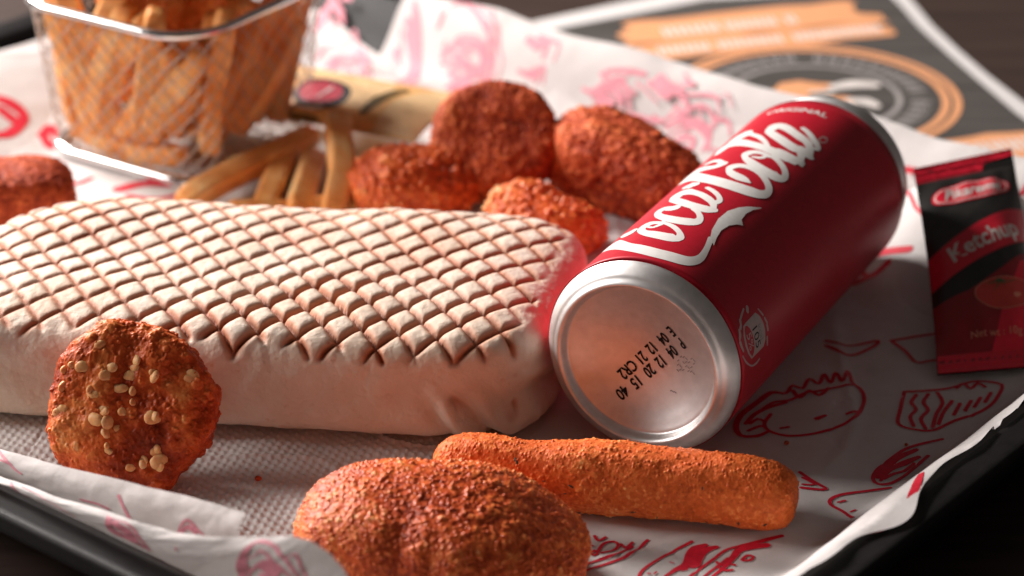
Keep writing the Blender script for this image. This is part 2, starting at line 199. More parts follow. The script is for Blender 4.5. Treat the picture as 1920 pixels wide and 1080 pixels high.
_cs = {}
def cube_sphere(n):
    if n in _cs: return _cs[n]
    t = np.tan(np.linspace(-math.pi/4, math.pi/4, n))
    a, b = np.meshgrid(t, t, indexing='ij'); o = np.ones_like(a)
    Vs, Fs = [], []; f = grid_faces(n, n); off = 0
    for ax in range(3):
        for s in (-1, 1):
            p = [None]*3; p[ax] = o*s; p[(ax+1) % 3] = a; p[(ax+2) % 3] = b
            Vs.append(np.stack(p, -1).reshape(-1, 3)); Fs.append((f if s > 0 else f[:, ::-1])+off); off += n*n
    V = np.concatenate(Vs); F = np.concatenate(Fs)
    key = np.round(V*1e5).astype(np.int64); _, idx, inv = np.unique(key, axis=0, return_index=True, return_inverse=True)
    V = V[idx]; F = inv.reshape(-1)[F]
    V = V/np.linalg.norm(V, axis=1, keepdims=True)
    _cs[n] = (V, F)
    return V, F

def puck(D, n, r):
    k = (np.hypot(D[:, :1], D[:, 1:2])**n+np.abs(D[:, 2:])**n)**(-1/n)
    return D*k*np.asarray(r)

def superell(D, n, r):
    k = (np.abs(D)**n).sum(1, keepdims=True)**(-1/n)
    return D*k*np.asarray(r)

def crumbs(P, cell, rr, seed, dens=1.0):
    """height of the tallest round crumb over each point, with a random number per crumb"""
    Q = P/cell; B = np.floor(Q); H = np.zeros(len(P)); ID = np.full(len(P), .5)
    for i in (-1, 0, 1):
        for j in (-1, 0, 1):
            for k in (-1, 0, 1):
                cx, cy, cz = B[:, 0]+i, B[:, 1]+j, B[:, 2]+k
                jx = cx+.15+.7*hash3(cx, cy, cz, seed); jy = cy+.15+.7*hash3(cx, cy, cz, seed+1); jz = cz+.15+.7*hash3(cx, cy, cz, seed+2)
                q = hash3(cx, cy, cz, seed+3)
                r = rr*(.55+.45*hash3(cx, cy, cz, seed+4))*np.where(hash3(cx, cy, cz, seed+5) < dens, 1, 0)/cell
                d2 = (Q[:, 0]-jx)**2+(Q[:, 1]-jy)**2+(Q[:, 2]-jz)**2
                h = np.sqrt(np.maximum(r*r-d2, 0))*cell
                m = h > H
                H = np.where(m, h, H); ID = np.where(m, q, ID)
    return H, ID

def rot(V, e):
    M = np.array(Matrix.Rotation(e[2], 3, 'Z') @ Matrix.Rotation(e[1], 3, 'Y') @ Matrix.Rotation(e[0], 3, 'X'))
    return V @ M.T

def tube(pts, r, seg=8, closed=False):
    P = np.asarray(pts, float); n = len(P)
    T = np.roll(P, -1, 0)-np.roll(P, 1, 0) if closed else np.gradient(P, axis=0)
    T = T/np.maximum(np.linalg.norm(T, axis=1, keepdims=True), 1e-9)
    up = np.array([0, 0, 1.]); X = np.cross(T, up); bad = np.linalg.norm(X, axis=1) < .05
    X[bad] = np.cross(T[bad], [0, 1., 0]); X /= np.linalg.norm(X, axis=1, keepdims=True)
    Y = np.cross(X, T)
    th = np.arange(seg)*2*math.pi/seg
    R = np.broadcast_to(np.asarray(r, float).reshape(-1, 1, 1) if np.ndim(r) else np.full((1, 1, 1), r), (n, 1, 1))
    V = P[:, None]+R*(np.cos(th)[None, :, None]*X[:, None]+np.sin(th)[None, :, None]*Y[:, None])
    F = grid_faces(n, seg, True)
    if closed:
        j = np.arange(seg); a = (n-1)*seg
        F = np.concatenate([F, np.stack([a+j, j, (j+1) % seg, a+(j+1) % seg], 1)])
    return V.reshape(-1, 3), F

def join(parts):
    Vs, Fs, o = [], [], 0
    for V, F in parts:
        Vs.append(V); Fs.append(F+o); o += len(V)
    return np.concatenate(Vs), np.concatenate(Fs)

# ---------------------------------------------------------------- flat print: ribbons, fills and lettering laid on a surface
def resample(st, step):
    P = np.asarray(st, float); n = len(P)
    if n == 2: P = np.array([P[0], (P[0]+P[1])/2, P[1]]); n = 3
    Q = np.concatenate([[2*P[0]-P[1]], P, [2*P[-1]-P[-2]]])
    out = []
    for i in range(1, n):
        p0, p1, p2, p3 = Q[i-1], Q[i], Q[i+1], Q[i+2]
        m = max(2, int(math.hypot(*(p2-p1)[:2])/step))
        t = (np.arange(m)/m)[:, None]
        out.append(.5*((2*p1)+(-p0+p2)*t+(2*p0-5*p1+4*p2-p3)*t**2+(-p0+3*p1-3*p2+p3)*t**3))
    out.append(P[-1:]); return np.concatenate(out)

def ribbon2d(st, step=.08, cross=3, cap=True):
    """2-D stroke with its own width -> (points, quads, rank along the stroke)"""
    P = resample(st, step); W = np.maximum(P[:, 2], .004)/2
    if cap:
        d0 = P[0, :2]-P[1, :2]; d1 = P[-1, :2]-P[-2, :2]
        d0 /= np.hypot(*d0)+1e-9; d1 /= np.hypot(*d1)+1e-9
        ks = [.97, .8, .45]
        pre = [np.append(P[0, :2]+d0*W[0]*k, 0) for k in ks]; pw = [W[0]*math.sqrt(1-k*k) for k in ks]
        post = [np.append(P[-1, :2]+d1*W[-1]*k, 0) for k in ks[::-1]]; qw = [W[-1]*math.sqrt(1-k*k) for k in ks[::-1]]
        P = np.concatenate([pre, P, post]); W = np.concatenate([pw, W, qw])
    T = np.gradient(P[:, :2], axis=0)
    if len(T) > 7:
        Tp = np.concatenate([T[:1], T[:1], T, T[-1:], T[-1:]]); T = sum(Tp[k:k+len(T)]*q for k, q in enumerate((.1, .2, .4, .2, .1)))
    T /= np.maximum(np.hypot(T[:, 0], T[:, 1])[:, None], 1e-9)
    N = np.stack([-T[:, 1], T[:, 0]], 1)
    t = np.linspace(-1, 1, cross)
    V = (P[:, None, :2]+N[:, None]*W[:, None, None]*t[None, :, None]).reshape(-1, 2)
    return V, grid_faces(len(P), cross), np.repeat(np.arange(len(P)), cross)

def strokes_on(strokes, fn, step=.08, cross=3, lift=.012, inc=.0006):
    Ps, o = [], 0
    for i, st in enumerate(strokes):
        V, F, rk = ribbon2d(st, step, cross)
        Ps.append((fn(V[:, 0], V[:, 1], lift+inc*(i % 12)+rk*.00002), F))
    return join(Ps)

def fill_on(loops, fn, lift=.012, maxlen=.2, holes=None):
    bm = bmesh.new()
    for lp in loops:
        bm.faces.new([bm.verts.new((p[0], p[1], 0)) for p in lp])
    bmesh.ops.triangulate(bm, faces=bm.faces[:])
    for _ in range(6):
        es = [e for e in bm.edges if e.calc_length() > maxlen]
        if not es: break
        bmesh.ops.subdivide_edges(bm, edges=es, cuts=1)
        bmesh.ops.triangulate(bm, faces=[f for f in bm.faces if len(f.verts) > 3])
    bm.verts.index_update()
    V = np.array([v.co[:] for v in bm.verts]); F = np.array([[v.index for v in f.verts] for f in bm.faces])
    bm.free()
    return fn(V[:, 0], V[:, 1], np.full(len(V), lift)), F

def text2d(body, size, shear=0., bold=0., spacing=1.0):
    cu = bpy.data.curves.new("txt", 'FONT'); cu.body = body; cu.size = 1; cu.shear = shear; cu.offset = bold
    cu.align_x = 'CENTER'; cu.align_y = 'CENTER'; cu.resolution_u = 3; cu.space_character = spacing
    ob = bpy.data.objects.new("txt", cu); COL.objects.link(ob)
    dg = bpy.context.evaluated_depsgraph_get(); me = ob.evaluated_get(dg).to_mesh()
    bm = bmesh.new(); bm.from_mesh(me); bmesh.ops.triangulate(bm, faces=bm.faces[:])
    bm.verts.index_update()
    V = np.array([v.co[:2] for v in bm.verts])*size; F = np.array([[v.index for v in f.verts] for f in bm.faces])
    bm.free(); ob.evaluated_get(dg).to_mesh_clear()
    bpy.data.objects.remove(ob); bpy.data.curves.remove(cu)
    return V, F

def text_on(body, size, fn, at, ang=0., flip=1, lift=.014, sx=1., **k):
    V, F = text2d(body, size, **k)
    V = V*np.array([sx, 1.])
    c, s = math.cos(ang), math.sin(ang)
    X = at[0]+V[:, 0]*c-V[:, 1]*s; Y = at[1]+V[:, 0]*s+V[:, 1]*c
    return fn(X, Y, np.full(len(V), lift)), F

# ---------------------------------------------------------------- materials
def new_mat(name):
    m = bpy.data.materials.new(name); m.use_nodes = True
    nt = m.node_tree; return m, nt, nt.nodes["Principled BSDF"]

def set_in(b, **k):
    for n, v in k.items():
        n = n.replace('_', ' ')
        if n in b.inputs: b.inputs[n].default_value = v

def noise(nt, scale, detail=4, rough=.55, dist=0.):
    tc = nt.nodes.new("ShaderNodeTexCoord"); n = nt.nodes.new("ShaderNodeTexNoise")
    n.inputs["Scale"].default_value = scale; n.inputs["Detail"].default_value = detail; n.inputs["Roughness"].default_value = rough
    n.inputs["Distortion"].default_value = dist
    nt.links.new(tc.outputs["Object"], n.inputs["Vector"]); return n.outputs["Fac"]

def ramp(nt, fac, stops):
    r = nt.nodes.new("ShaderNodeValToRGB"); cr = r.color_ramp
    while len(cr.elements) < len(stops): cr.elements.new(.5)
    for e, (p, c) in zip(cr.elements, stops): e.position = p; e.color = (*c, 1)
    nt.links.new(fac, r.inputs[0]); return r.outputs[0]

def attr(nt, name):
    a = nt.nodes.new("ShaderNodeAttribute"); a.attribute_name = name; return a.outputs["Fac"]

def bump(nt, b, h, strength, dist):
    n = nt.nodes.new("ShaderNodeBump"); n.inputs["Strength"].default_value = strength; n.inputs["Distance"].default_value = dist
    nt.links.new(h, n.inputs["Height"]); nt.links.new(n.outputs[0], b.inputs["Normal"])

def mixc(nt, fac, a, b, mode='MIX'):
    m = nt.nodes.new("ShaderNodeMix"); m.data_type = 'RGBA'; m.blend_type = mode
    for s, v in ((m.inputs[0], fac), (m.inputs[6], a), (m.inputs[7], b)):
        if hasattr(v, 'is_linked'): nt.links.new(v, s)
        else: s.default_value = v if not isinstance(v, tuple) else (*v, 1)
    return m.outputs[2]

def plain(name, c, rough=.5, metal=0., spec=.5, var=.12, scale=220., bmp=0., coat=0., sheen=0., bscale=None):
    m, nt, b = new_mat(name)
    lo = tuple(max(0, x*(1-var)) for x in c); hi = tuple(min(1, x*(1+var)) for x in c)
    nt.links.new(ramp(nt, noise(nt, scale), [(.3, lo), (.7, hi)]), b.inputs["Base Color"])
    set_in(b, Roughness=rough, Metallic=metal, Specular_IOR_Level=spec, Coat_Weight=coat, Coat_Roughness=.12)
    if bmp: bump(nt, b, noise(nt, bscale or scale*3), .5, bmp)
    return m

def breading(name, stops, rough=.42, sss=.12, fine=1500., coat=.0, grain=950., gvar=.34, spec=.16):
    m, nt, b = new_mat(name)
    tc0 = nt.nodes.new("ShaderNodeTexCoord"); v0 = nt.nodes.new("ShaderNodeTexVoronoi"); v0.inputs["Scale"].default_value = grain
    nt.links.new(tc0.outputs["Object"], v0.inputs["Vector"])
    sp = nt.nodes.new("ShaderNodeSeparateColor"); nt.links.new(v0.outputs["Color"], sp.inputs[0])
    ma = nt.nodes.new("ShaderNodeMath"); ma.operation = 'MULTIPLY_ADD'; ma.inputs[1].default_value = gvar; nt.links.new(sp.outputs[0], ma.inputs[0])
    mb = nt.nodes.new("ShaderNodeMath"); mb.operation = 'ADD'; mb.inputs[1].default_value = -gvar/2
    nt.links.new(attr(nt, "tone"), ma.inputs[2]); nt.links.new(ma.outputs[0], mb.inputs[0])
    c = ramp(nt, mb.outputs[0], stops)
    n2 = noise(nt, 900, 5, .65)
    c = mixc(nt, .4, c, ramp(nt, n2, [(.25, (.25, .2, .18)), (.55, (.5, .5, .5)), (.8, (.72, .74, .7))]), 'OVERLAY')
    nt.links.new(c, b.inputs["Base Color"])
    set_in(b, Roughness=rough, Specular_IOR_Level=spec, Subsurface_Weight=sss, Subsurface_Scale=.0018, Coat_Weight=coat, Coat_Roughness=.25)
    b.inputs["Subsurface Radius"].default_value = (1.0, .35, .15)
    tc = nt.nodes.new("ShaderNodeTexCoord"); vo = nt.nodes.new("ShaderNodeTexVoronoi"); vo.feature = 'SMOOTH_F1'; vo.inputs["Scale"].default_value = fine*.8
    wv = nt.nodes.new("ShaderNodeMix"); wv.data_type = 'VECTOR'; wv.inputs[0].default_value = .0015
    nz = nt.nodes.new("ShaderNodeTexNoise"); nz.inputs["Scale"].default_value = fine*.6
    nt.links.new(tc.outputs["Object"], nz.inputs["Vector"]); nt.links.new(tc.outputs["Object"], wv.inputs[4]); nt.links.new(nz.outputs["Color"], wv.inputs[5])
    nt.links.new(wv.outputs[1], vo.inputs["Vector"])
    mt = nt.nodes.new("ShaderNodeMath"); mt.operation = 'MULTIPLY_ADD'; mt.inputs[1].default_value = -.9
    nt.links.new(vo.outputs["Distance"], mt.inputs[0]); nt.links.new(noise(nt, fine*1.6, 4, .7), mt.inputs[2])
    bump(nt, b, mt.outputs[0], .28, .0005)
    return m

M_BREAD = breading("crisp_red_breadcrumb", [(.0, (.12, .011, .004)), (.35, (.49, .062, .014)), (.62, (.74, .130, .030)), (.85, (.90, .26, .068)), (1, (.95, .50, .21))], .33, .10, grain=760., spec=.26)
M_CRUST = breading("glossy_fried_crust", [(.0, (.13, .014, .004)), (.35, (.42, .052, .012)), (.62, (.68, .125, .028)), (.85, (.88, .29, .08)), (1, (.95, .56, .26))], .34, .15, grain=420., gvar=.12)
M_STICK = breading("crisp_orange_breadcrumb", [(.0, (.30, .04, .008)), (.35, (.66, .12, .022)), (.62, (.78, .155, .033)), (.85, (.92, .28, .07)), (1, (.95, .54, .22))], .48, .16)
M_DARK = breading("deep_fried_brown_red_crumb", [(.0, (.11, .011, .004)), (.35, (.36, .044, .013)), (.62, (.62, .118, .034)), (.85, (.78, .22, .065)), (1, (.85, .45, .2))], .6, .08)
M_GRAIN = breading("melted_pale_grain", [(0, (.90, .36, .13)), (.5, (.96, .50, .22)), (1, (.98, .66, .38))], .3, .3, gvar=.1)

def tortilla_mat():
    m, nt, b = new_mat("grilled_flour_tortilla")
    g = attr(nt, "groove"); t = attr(nt, "tone")
    base = ramp(nt, t, [(0, (.62, .40, .28)), (.35, (.76, .59, .46)), (.6, (.83, .70, .58)), (1, (.88, .78, .68))])
    sp = ramp(nt, noise(nt, 260, 4, .6), [(.62, (0, 0, 0)), (.72, (1, 1, 1))])
    base = mixc(nt, mixc(nt, .72, (0, 0, 0), sp), base, (.72, .50, .36))
    sp2 = ramp(nt, noise(nt, 120, 5, .6, .6), [(.655, (0, 0, 0)), (.73, (1, 1, 1))])
    base = mixc(nt, mixc(nt, .45, (0, 0, 0), sp2), base, (.66, .33, .17))
    toast = ramp(nt, noise(nt, 500, 3, .6), [(.3, (.30, .062, .018)), (.7, (.44, .12, .042))])
    c = mixc(nt, mixc(nt, .95, (0, 0, 0), attr(nt, "soft")), base, (.62, .25, .115))
    c = mixc(nt, g, c, toast)
    nt.links.new(c, b.inputs["Base Color"])
    set_in(b, Roughness=.62, Specular_IOR_Level=.35, Subsurface_Weight=.10, Subsurface_Scale=.002)
    b.inputs["Subsurface Radius"].default_value = (1, .5, .3)
    bump(nt, b, noise(nt, 420, 6, .65), .5, .0009)
    return m
M_TORT = tortilla_mat()

def paper_mat(name, c, rough=.6, trans=.14):
    m, nt, b = new_mat(name)
    nt.links.new(ramp(nt, noise(nt, 160, 6, .6), [(.3, tuple(x*.94 for x in c)), (.7, c)]), b.inputs["Base Color"])
    set_in(b, Roughness=rough, Specular_IOR_Level=.35)
    bump(nt, b, noise(nt, 700, 4, .6), .25, .0004)
    tr = nt.nodes.new("ShaderNodeBsdfTranslucent"); tr.inputs[0].default_value = (c[0], c[1]*.97, c[2]*.93, 1)
    mx = nt.nodes.new("ShaderNodeMixShader"); mx.inputs[0].default_value = trans
    nt.links.new(b.outputs[0], mx.inputs[1]); nt.links.new(tr.outputs[0], mx.inputs[2])
    nt.links.new(mx.outputs[0], nt.nodes["Material Output"].inputs["Surface"])
    return m
M_PAPER = paper_mat("greaseproof_paper", (.74, .70, .685))
M_NAPKIN = paper_mat("embossed_napkin_paper", (.82, .79, .765), .8, .15)
M_RED = plain("red_print_ink", (.62, .012, .035), .55, spec=.3, var=.15, scale=900)
M_PINK = plain("pink_show_through_ink", (.74, .27, .33), .6, spec=.3, var=.2, scale=900)
M_TRAY = plain("black_tray_plastic", (.010, .009, .009), .45, spec=.12, var=.2, scale=300, bmp=.0002, bscale=2500)

def table_mat():
    m, nt, b = new_mat("dark_stained_wood")
    tc = nt.nodes.new("ShaderNodeTexCoord"); mp = nt.nodes.new("ShaderNodeMapping"); mp.inputs["Scale"].default_value = (3, 40, 3)
    mp.inputs["Rotation"].default_value = (0, 0, .4)
    n = nt.nodes.new("ShaderNodeTexNoise"); n.inputs["Scale"].default_value = 4; n.inputs["Detail"].default_value = 8
    nt.links.new(tc.outputs["Object"], mp.inputs[0]); nt.links.new(mp.outputs[0], n.inputs["Vector"])
    nt.links.new(ramp(nt, n.outputs["Fac"], [(.3, (.030, .018, .015)), (.7, (.062, .038, .031))]), b.inputs["Base Color"])
    set_in(b, Roughness=.42, Specular_IOR_Level=.5)
    bump(nt, b, n.outputs["Fac"], .3, .0005)
    return m
M_TABLE = table_mat()

# ---------------------------------------------------------------- table
TZ = -.55
tb_u = np.linspace(-160, 160, 5); tb_v = np.linspace(-20, 300, 5)
X, Y = np.meshgrid(tb_u, tb_v, indexing='ij')
Vt = np.stack([X, Y, np.full_like(X, TZ)], -1).reshape(-1, 3); nb = len(Vt)
tb = part("table", Vt, grid_faces(5, 5), M_TABLE, None, False); tb["kind"] = "structure"

# ---------------------------------------------------------------- tray
def tray():
    # (inset from the outer edge, height) from the rim's underside lip over the flange, down the wall and across the floor
    prof = [(.10, 1.35), (.0, 1.5), (-.02, 1.8), (.03, 1.95), (.14, RIMZ+.0), (.3, RIMZ-.03), (.8, RIMZ-.04), (1.0, RIMZ-.10), (1.4, 1.65), (2.0, 1.0), (2.6, .38), (3.0, .1), (3.5, -.02), (6, -.03)]
    ca, cb = (A0+A1)/2, (B0+B1)/2
    def ring(ins, z, rc=3.4, n=14):
        ha, hb = (A1-A0)/2-ins, (B1-B0)/2-ins; r = max(.4, rc-ins)
        pts = []
        for sa, sb, t0 in ((1, 1, 0), (-1, 1, 90), (-1, -1, 180), (1, -1, 270)):
            for k in range(n+1):
                t = math.radians(t0+90*k/n)
                pts.append((ca+sa*(ha-r)+r*math.cos(t), cb+sb*(hb-r)+r*math.sin(t)))
        o = []
        m = len(pts)
        for i in range(m):      # extra points along the straight sides
            p, q = np.array(pts[i]), np.array(pts[(i+1) % m]); L = np.hypot(*(q-p)); k = 12 if L > 5 else 1
            for j in range(k): o.append(p+(q-p)*j/k)
        o = np.array(o); x, y = xy(o[:, 0], o[:, 1])
        return np.stack([x, y, np.full(len(x), z)], 1)
    rings = [ring(i, z) for i, z in prof]; n = len(rings[0])
    x, y = xy(ca, cb)
    root = thing("serving_tray", "black plastic serving tray with a raised rim under all the food", "tray", (x, y, TZ))
    k = 8
    V = np.concatenate(rings[:k]); part("rim", V, grid_faces(k, n, True)[:, ::-1], M_TRAY, root)
    V = np.concatenate(rings[k-1:]+[np.array([[x, y, -.03]])]); f = grid_faces(len(rings)-k+1, n, True)[:, ::-1]
    F = [list(q) for q in f]+[[(len(rings)-k)*n+(j+1) % n, (len(rings)-k)*n+j, len(V)-1] for j in range(n)]
    part("base", V, F, M_TRAY, root)
    under = [ring(i, z) for i, z in ((.10, 1.35), (1.2, 1.25), (2.2, .5), (3.2, TZ+.02), (6, TZ+.02))]
    part("underside", np.concatenate(under), grid_faces(5, n, True), M_TRAY, root)
tray()

# ---------------------------------------------------------------- printed papers
def paper_pt(x, y, l=0):
    return np.stack([x, y, paper_z(x, y)+l], -1)

def clusters(strokes, gap=.5):
    """strokes that lie close together make one drawing"""
    P = [resample(s, .2)[:, :2] for s in strokes]; lab = list(range(len(P)))
    for i in range(len(P)):
        for j in range(i):
            if np.min(np.hypot(*(P[i][:, None]-P[j][None]).transpose(2, 0, 1))) < gap:
                a, b = lab[i], lab[j]; lab = [b if q == a else q for q in lab]
    return [[s for s, q in zip(strokes, lab) if q == k] for k in sorted(set(lab))]
def sheet():
    root = thing("printed_paper", "large white greaseproof sheet with red food drawings lining the tray", "paper", (0, 66, .05))
    na, nb_ = 330, 330
    S, T = np.meshgrid(np.linspace(0, 1, na), np.linspace(0, 1, nb_), indexing='ij')
    a = 36.4+S*(67.7-36.4)
    b0 = 27.05+.12*np.sin(a*.8)+.05*np.sin(a*2.7+1)
    b0 = b0-.75*np.exp(-((a-48.4)/1.3)**2)+.1*sstep(50, 54, a)
    b = b0+T*(69.4+.15*np.sin(a*.5)-b0)
    aa = a+.35*sstep(.93, 1, S)*np.sin(b*.6)
    x, y = xy(aa, b)
    z = paper_z(x, y)
    over = np.clip(1.1-(b-B0), 0, 3)          # the bit that flops over the rim follows it down
    z = np.where(b-B0 < 1.1, np.maximum(z, RIMZ+.10)+.10*np.sin(a*1.7)*np.minimum(1, over), z)-.25*np.clip(B0+.25-b, 0, 1)
    V = np.stack([x, y, z], -1).reshape(-1, 3)
    part("sheet", V, grid_faces(na, nb_), M_PAPER, root)
    rg = random.Random(5); pk = []
    for st in PINK:                      # each blurred patch is a loose tangle of thin lines
        pk.append([(x, y, w*.45) for x, y, w in st])
        for q in range(3):
            dx, dy = rg.uniform(-.35, .35), rg.uniform(-.8, .8)
            pk.append([(x+dx+rg.uniform(-.12, .12), y+dy+rg.uniform(-.25, .25), w*rg.uniform(.15, .3)) for x, y, w in st])
    for g in clusters([[(x, y, w*1.05) for x, y, w in s] for s in RED]): V, F = strokes_on(g, paper_pt, .12, 3, .018, .0008); part("red_drawing", V, F, M_RED, root)
    for g in clusters(pk): V, F = strokes_on(g, pink_pt, .12, 3, .02, .0008); part("pink_drawing", V, F, M_PINK, root)
def pink_pt(x, y, l):
    z = paper_z(x, y); a, b = ab(x, y)
    z2 = back_z(a, b)
    z = np.where((a > 66.4) & (b < 61.2) & (a < 69.3), np.maximum(z, z2), z)
    return np.stack([x, y, z+l], -1)
sheet()

def back_sheet():
    x, y = xy(69, 50)
    root = thing("printed_paper", "second white sheet of printed paper standing along the far rim of the tray", "paper", (x, y, 1.2))
    S, T = np.meshgrid(np.linspace(0, 1, 30), np.linspace(0, 1, 160), indexing='ij')
    b = 61.0+T*(31-61.0)
    a = 66.3+S*(69.25-66.3)+.12*np.sin(b*.8)*S
    x, y = xy(a, b)
    V = np.stack([x, y, back_z(a, b)], -1).reshape(-1, 3)
    part("sheet", V, grid_faces(30, 160), M_PAPER, root)
back_sheet()

AB = [[p[0], p[1], max(p[2], 1.35)] for p in AB]
def front_sheet():
    root = thing("folded_paper_edge", "folded white paper edge with pink drawings standing at the near rim of the tray", "paper", (-9, 53.5, 1.6))
    for nm, bot, top, bl, seed, doodle, nu in (("inner_fold", AB, AT, .25, 41, DA, 120), ("outer_fold", BB, BT, .18, 42, DB, 200)):
        Uu, Vv = np.meshgrid(np.linspace(0, 1, nu), np.linspace(0, 1, 24), indexing='ij')
        V = ruled(bot, top, Uu, Vv, bl, 1, seed).reshape(-1, 3)
        o = part(nm, V, grid_faces(nu, 24), M_PAPER, root)
        L = np.linalg.norm(np.array(bot[-1])-np.array(bot[0])); H = 1.6
        def fn(u, v, l):
            u = np.clip(u/L, 0, 1); v = np.clip(v/H, 0, 1)
            return ruled(bot, top, u, v, bl, 1, seed)+np.array([-E1[0], -E1[1], .3])*np.asarray(l)[..., None]
        for g in clusters([[(u*L, v*H, w) for u, v, w in s] for s in doodle], .25):
            V, F = strokes_on(g, fn, .06, 3, .02, .001); part("pink_drawing", V, F, M_PINK, o)
front_sheet()

def napkin():
    nx, ny = 400, 300
    X, Y = np.meshgrid(np.linspace(-17.5, -.6, nx), np.linspace(54.4, 66.5, ny), indexing='ij')
    a, b = ab(X, Y)
    keep = np.ones_like(X)
    z = np.maximum(paper_z(X, Y), .0)+.06
    p = .265
    u = (X*.966+Y*.259)/p; v = (-X*.259+Y*.966)/(p*.9)
    e = np.maximum(np.cos(u*2*math.pi)*np.cos(v*math.pi*1.0), 0)**.8
    z = z+.042*e+.03*fbm(np.stack([X, Y, 0*X], -1), .5, 2, 51)
    V = np.stack([X, Y, z], -1).reshape(-1, 3); F = grid_faces(nx, ny)
    ok = ((a.reshape(-1) > A0+2.4) & (b.reshape(-1) > 33.5))
    F = F[ok[F].all(1)]
    used = np.unique(F); mp = np.full(len(V), -1); mp[used] = np.arange(len(used))
    o = part("paper_napkin", V[used], mp[F], M_NAPKIN, None, True, org=(-9, 60, .1))
    tag(o, "white embossed paper napkin lying under the wrap and the round nugget", "napkin")
napkin()

# ---------------------------------------------------------------- menu card on the table behind the tray
MZ = TZ+.05
def flat(z): return lambda x, y, l: np.stack([x, y, np.full(len(x), z)+l], -1)
M_MENUW = paper_mat("menu_card_white", (.74, .71, .70), .5, .0)
def menu_dark():
    m, nt, b = new_mat("menu_dark_plank_print")
    tc = nt.nodes.new("ShaderNodeTexCoord"); mp = nt.nodes.new("ShaderNodeMapping"); mp.inputs["Scale"].default_value = (8, 120, 1); mp.inputs["Rotation"].default_value = (0, 0, -.28)
    n = nt.nodes.new("ShaderNodeTexNoise"); n.inputs["Scale"].default_value = 1.6; n.inputs["Detail"].default_value = 6
    nt.links.new(tc.outputs["Object"], mp.inputs[0]); nt.links.new(mp.outputs[0], n.inputs["Vector"])
    nt.links.new(ramp(nt, n.outputs["Fac"], [(.3, (.055, .05, .046)), (.7, (.11, .10, .093))]), b.inputs["Base Color"])
    set_in(b, Roughness=.5, Specular_IOR_Level=.35); return m
M_MENUD = menu_dark()
M_ORANGE = plain("orange_menu_ink", (.80, .37, .18), .55, spec=.3, var=.06)
M_MENUT = plain("pale_menu_ink", (.78, .72, .68), .55, spec=.3, var=.05)
M_MENUG = plain("grey_menu_ink", (.36, .33, .32), .55, spec=.3, var=.1)
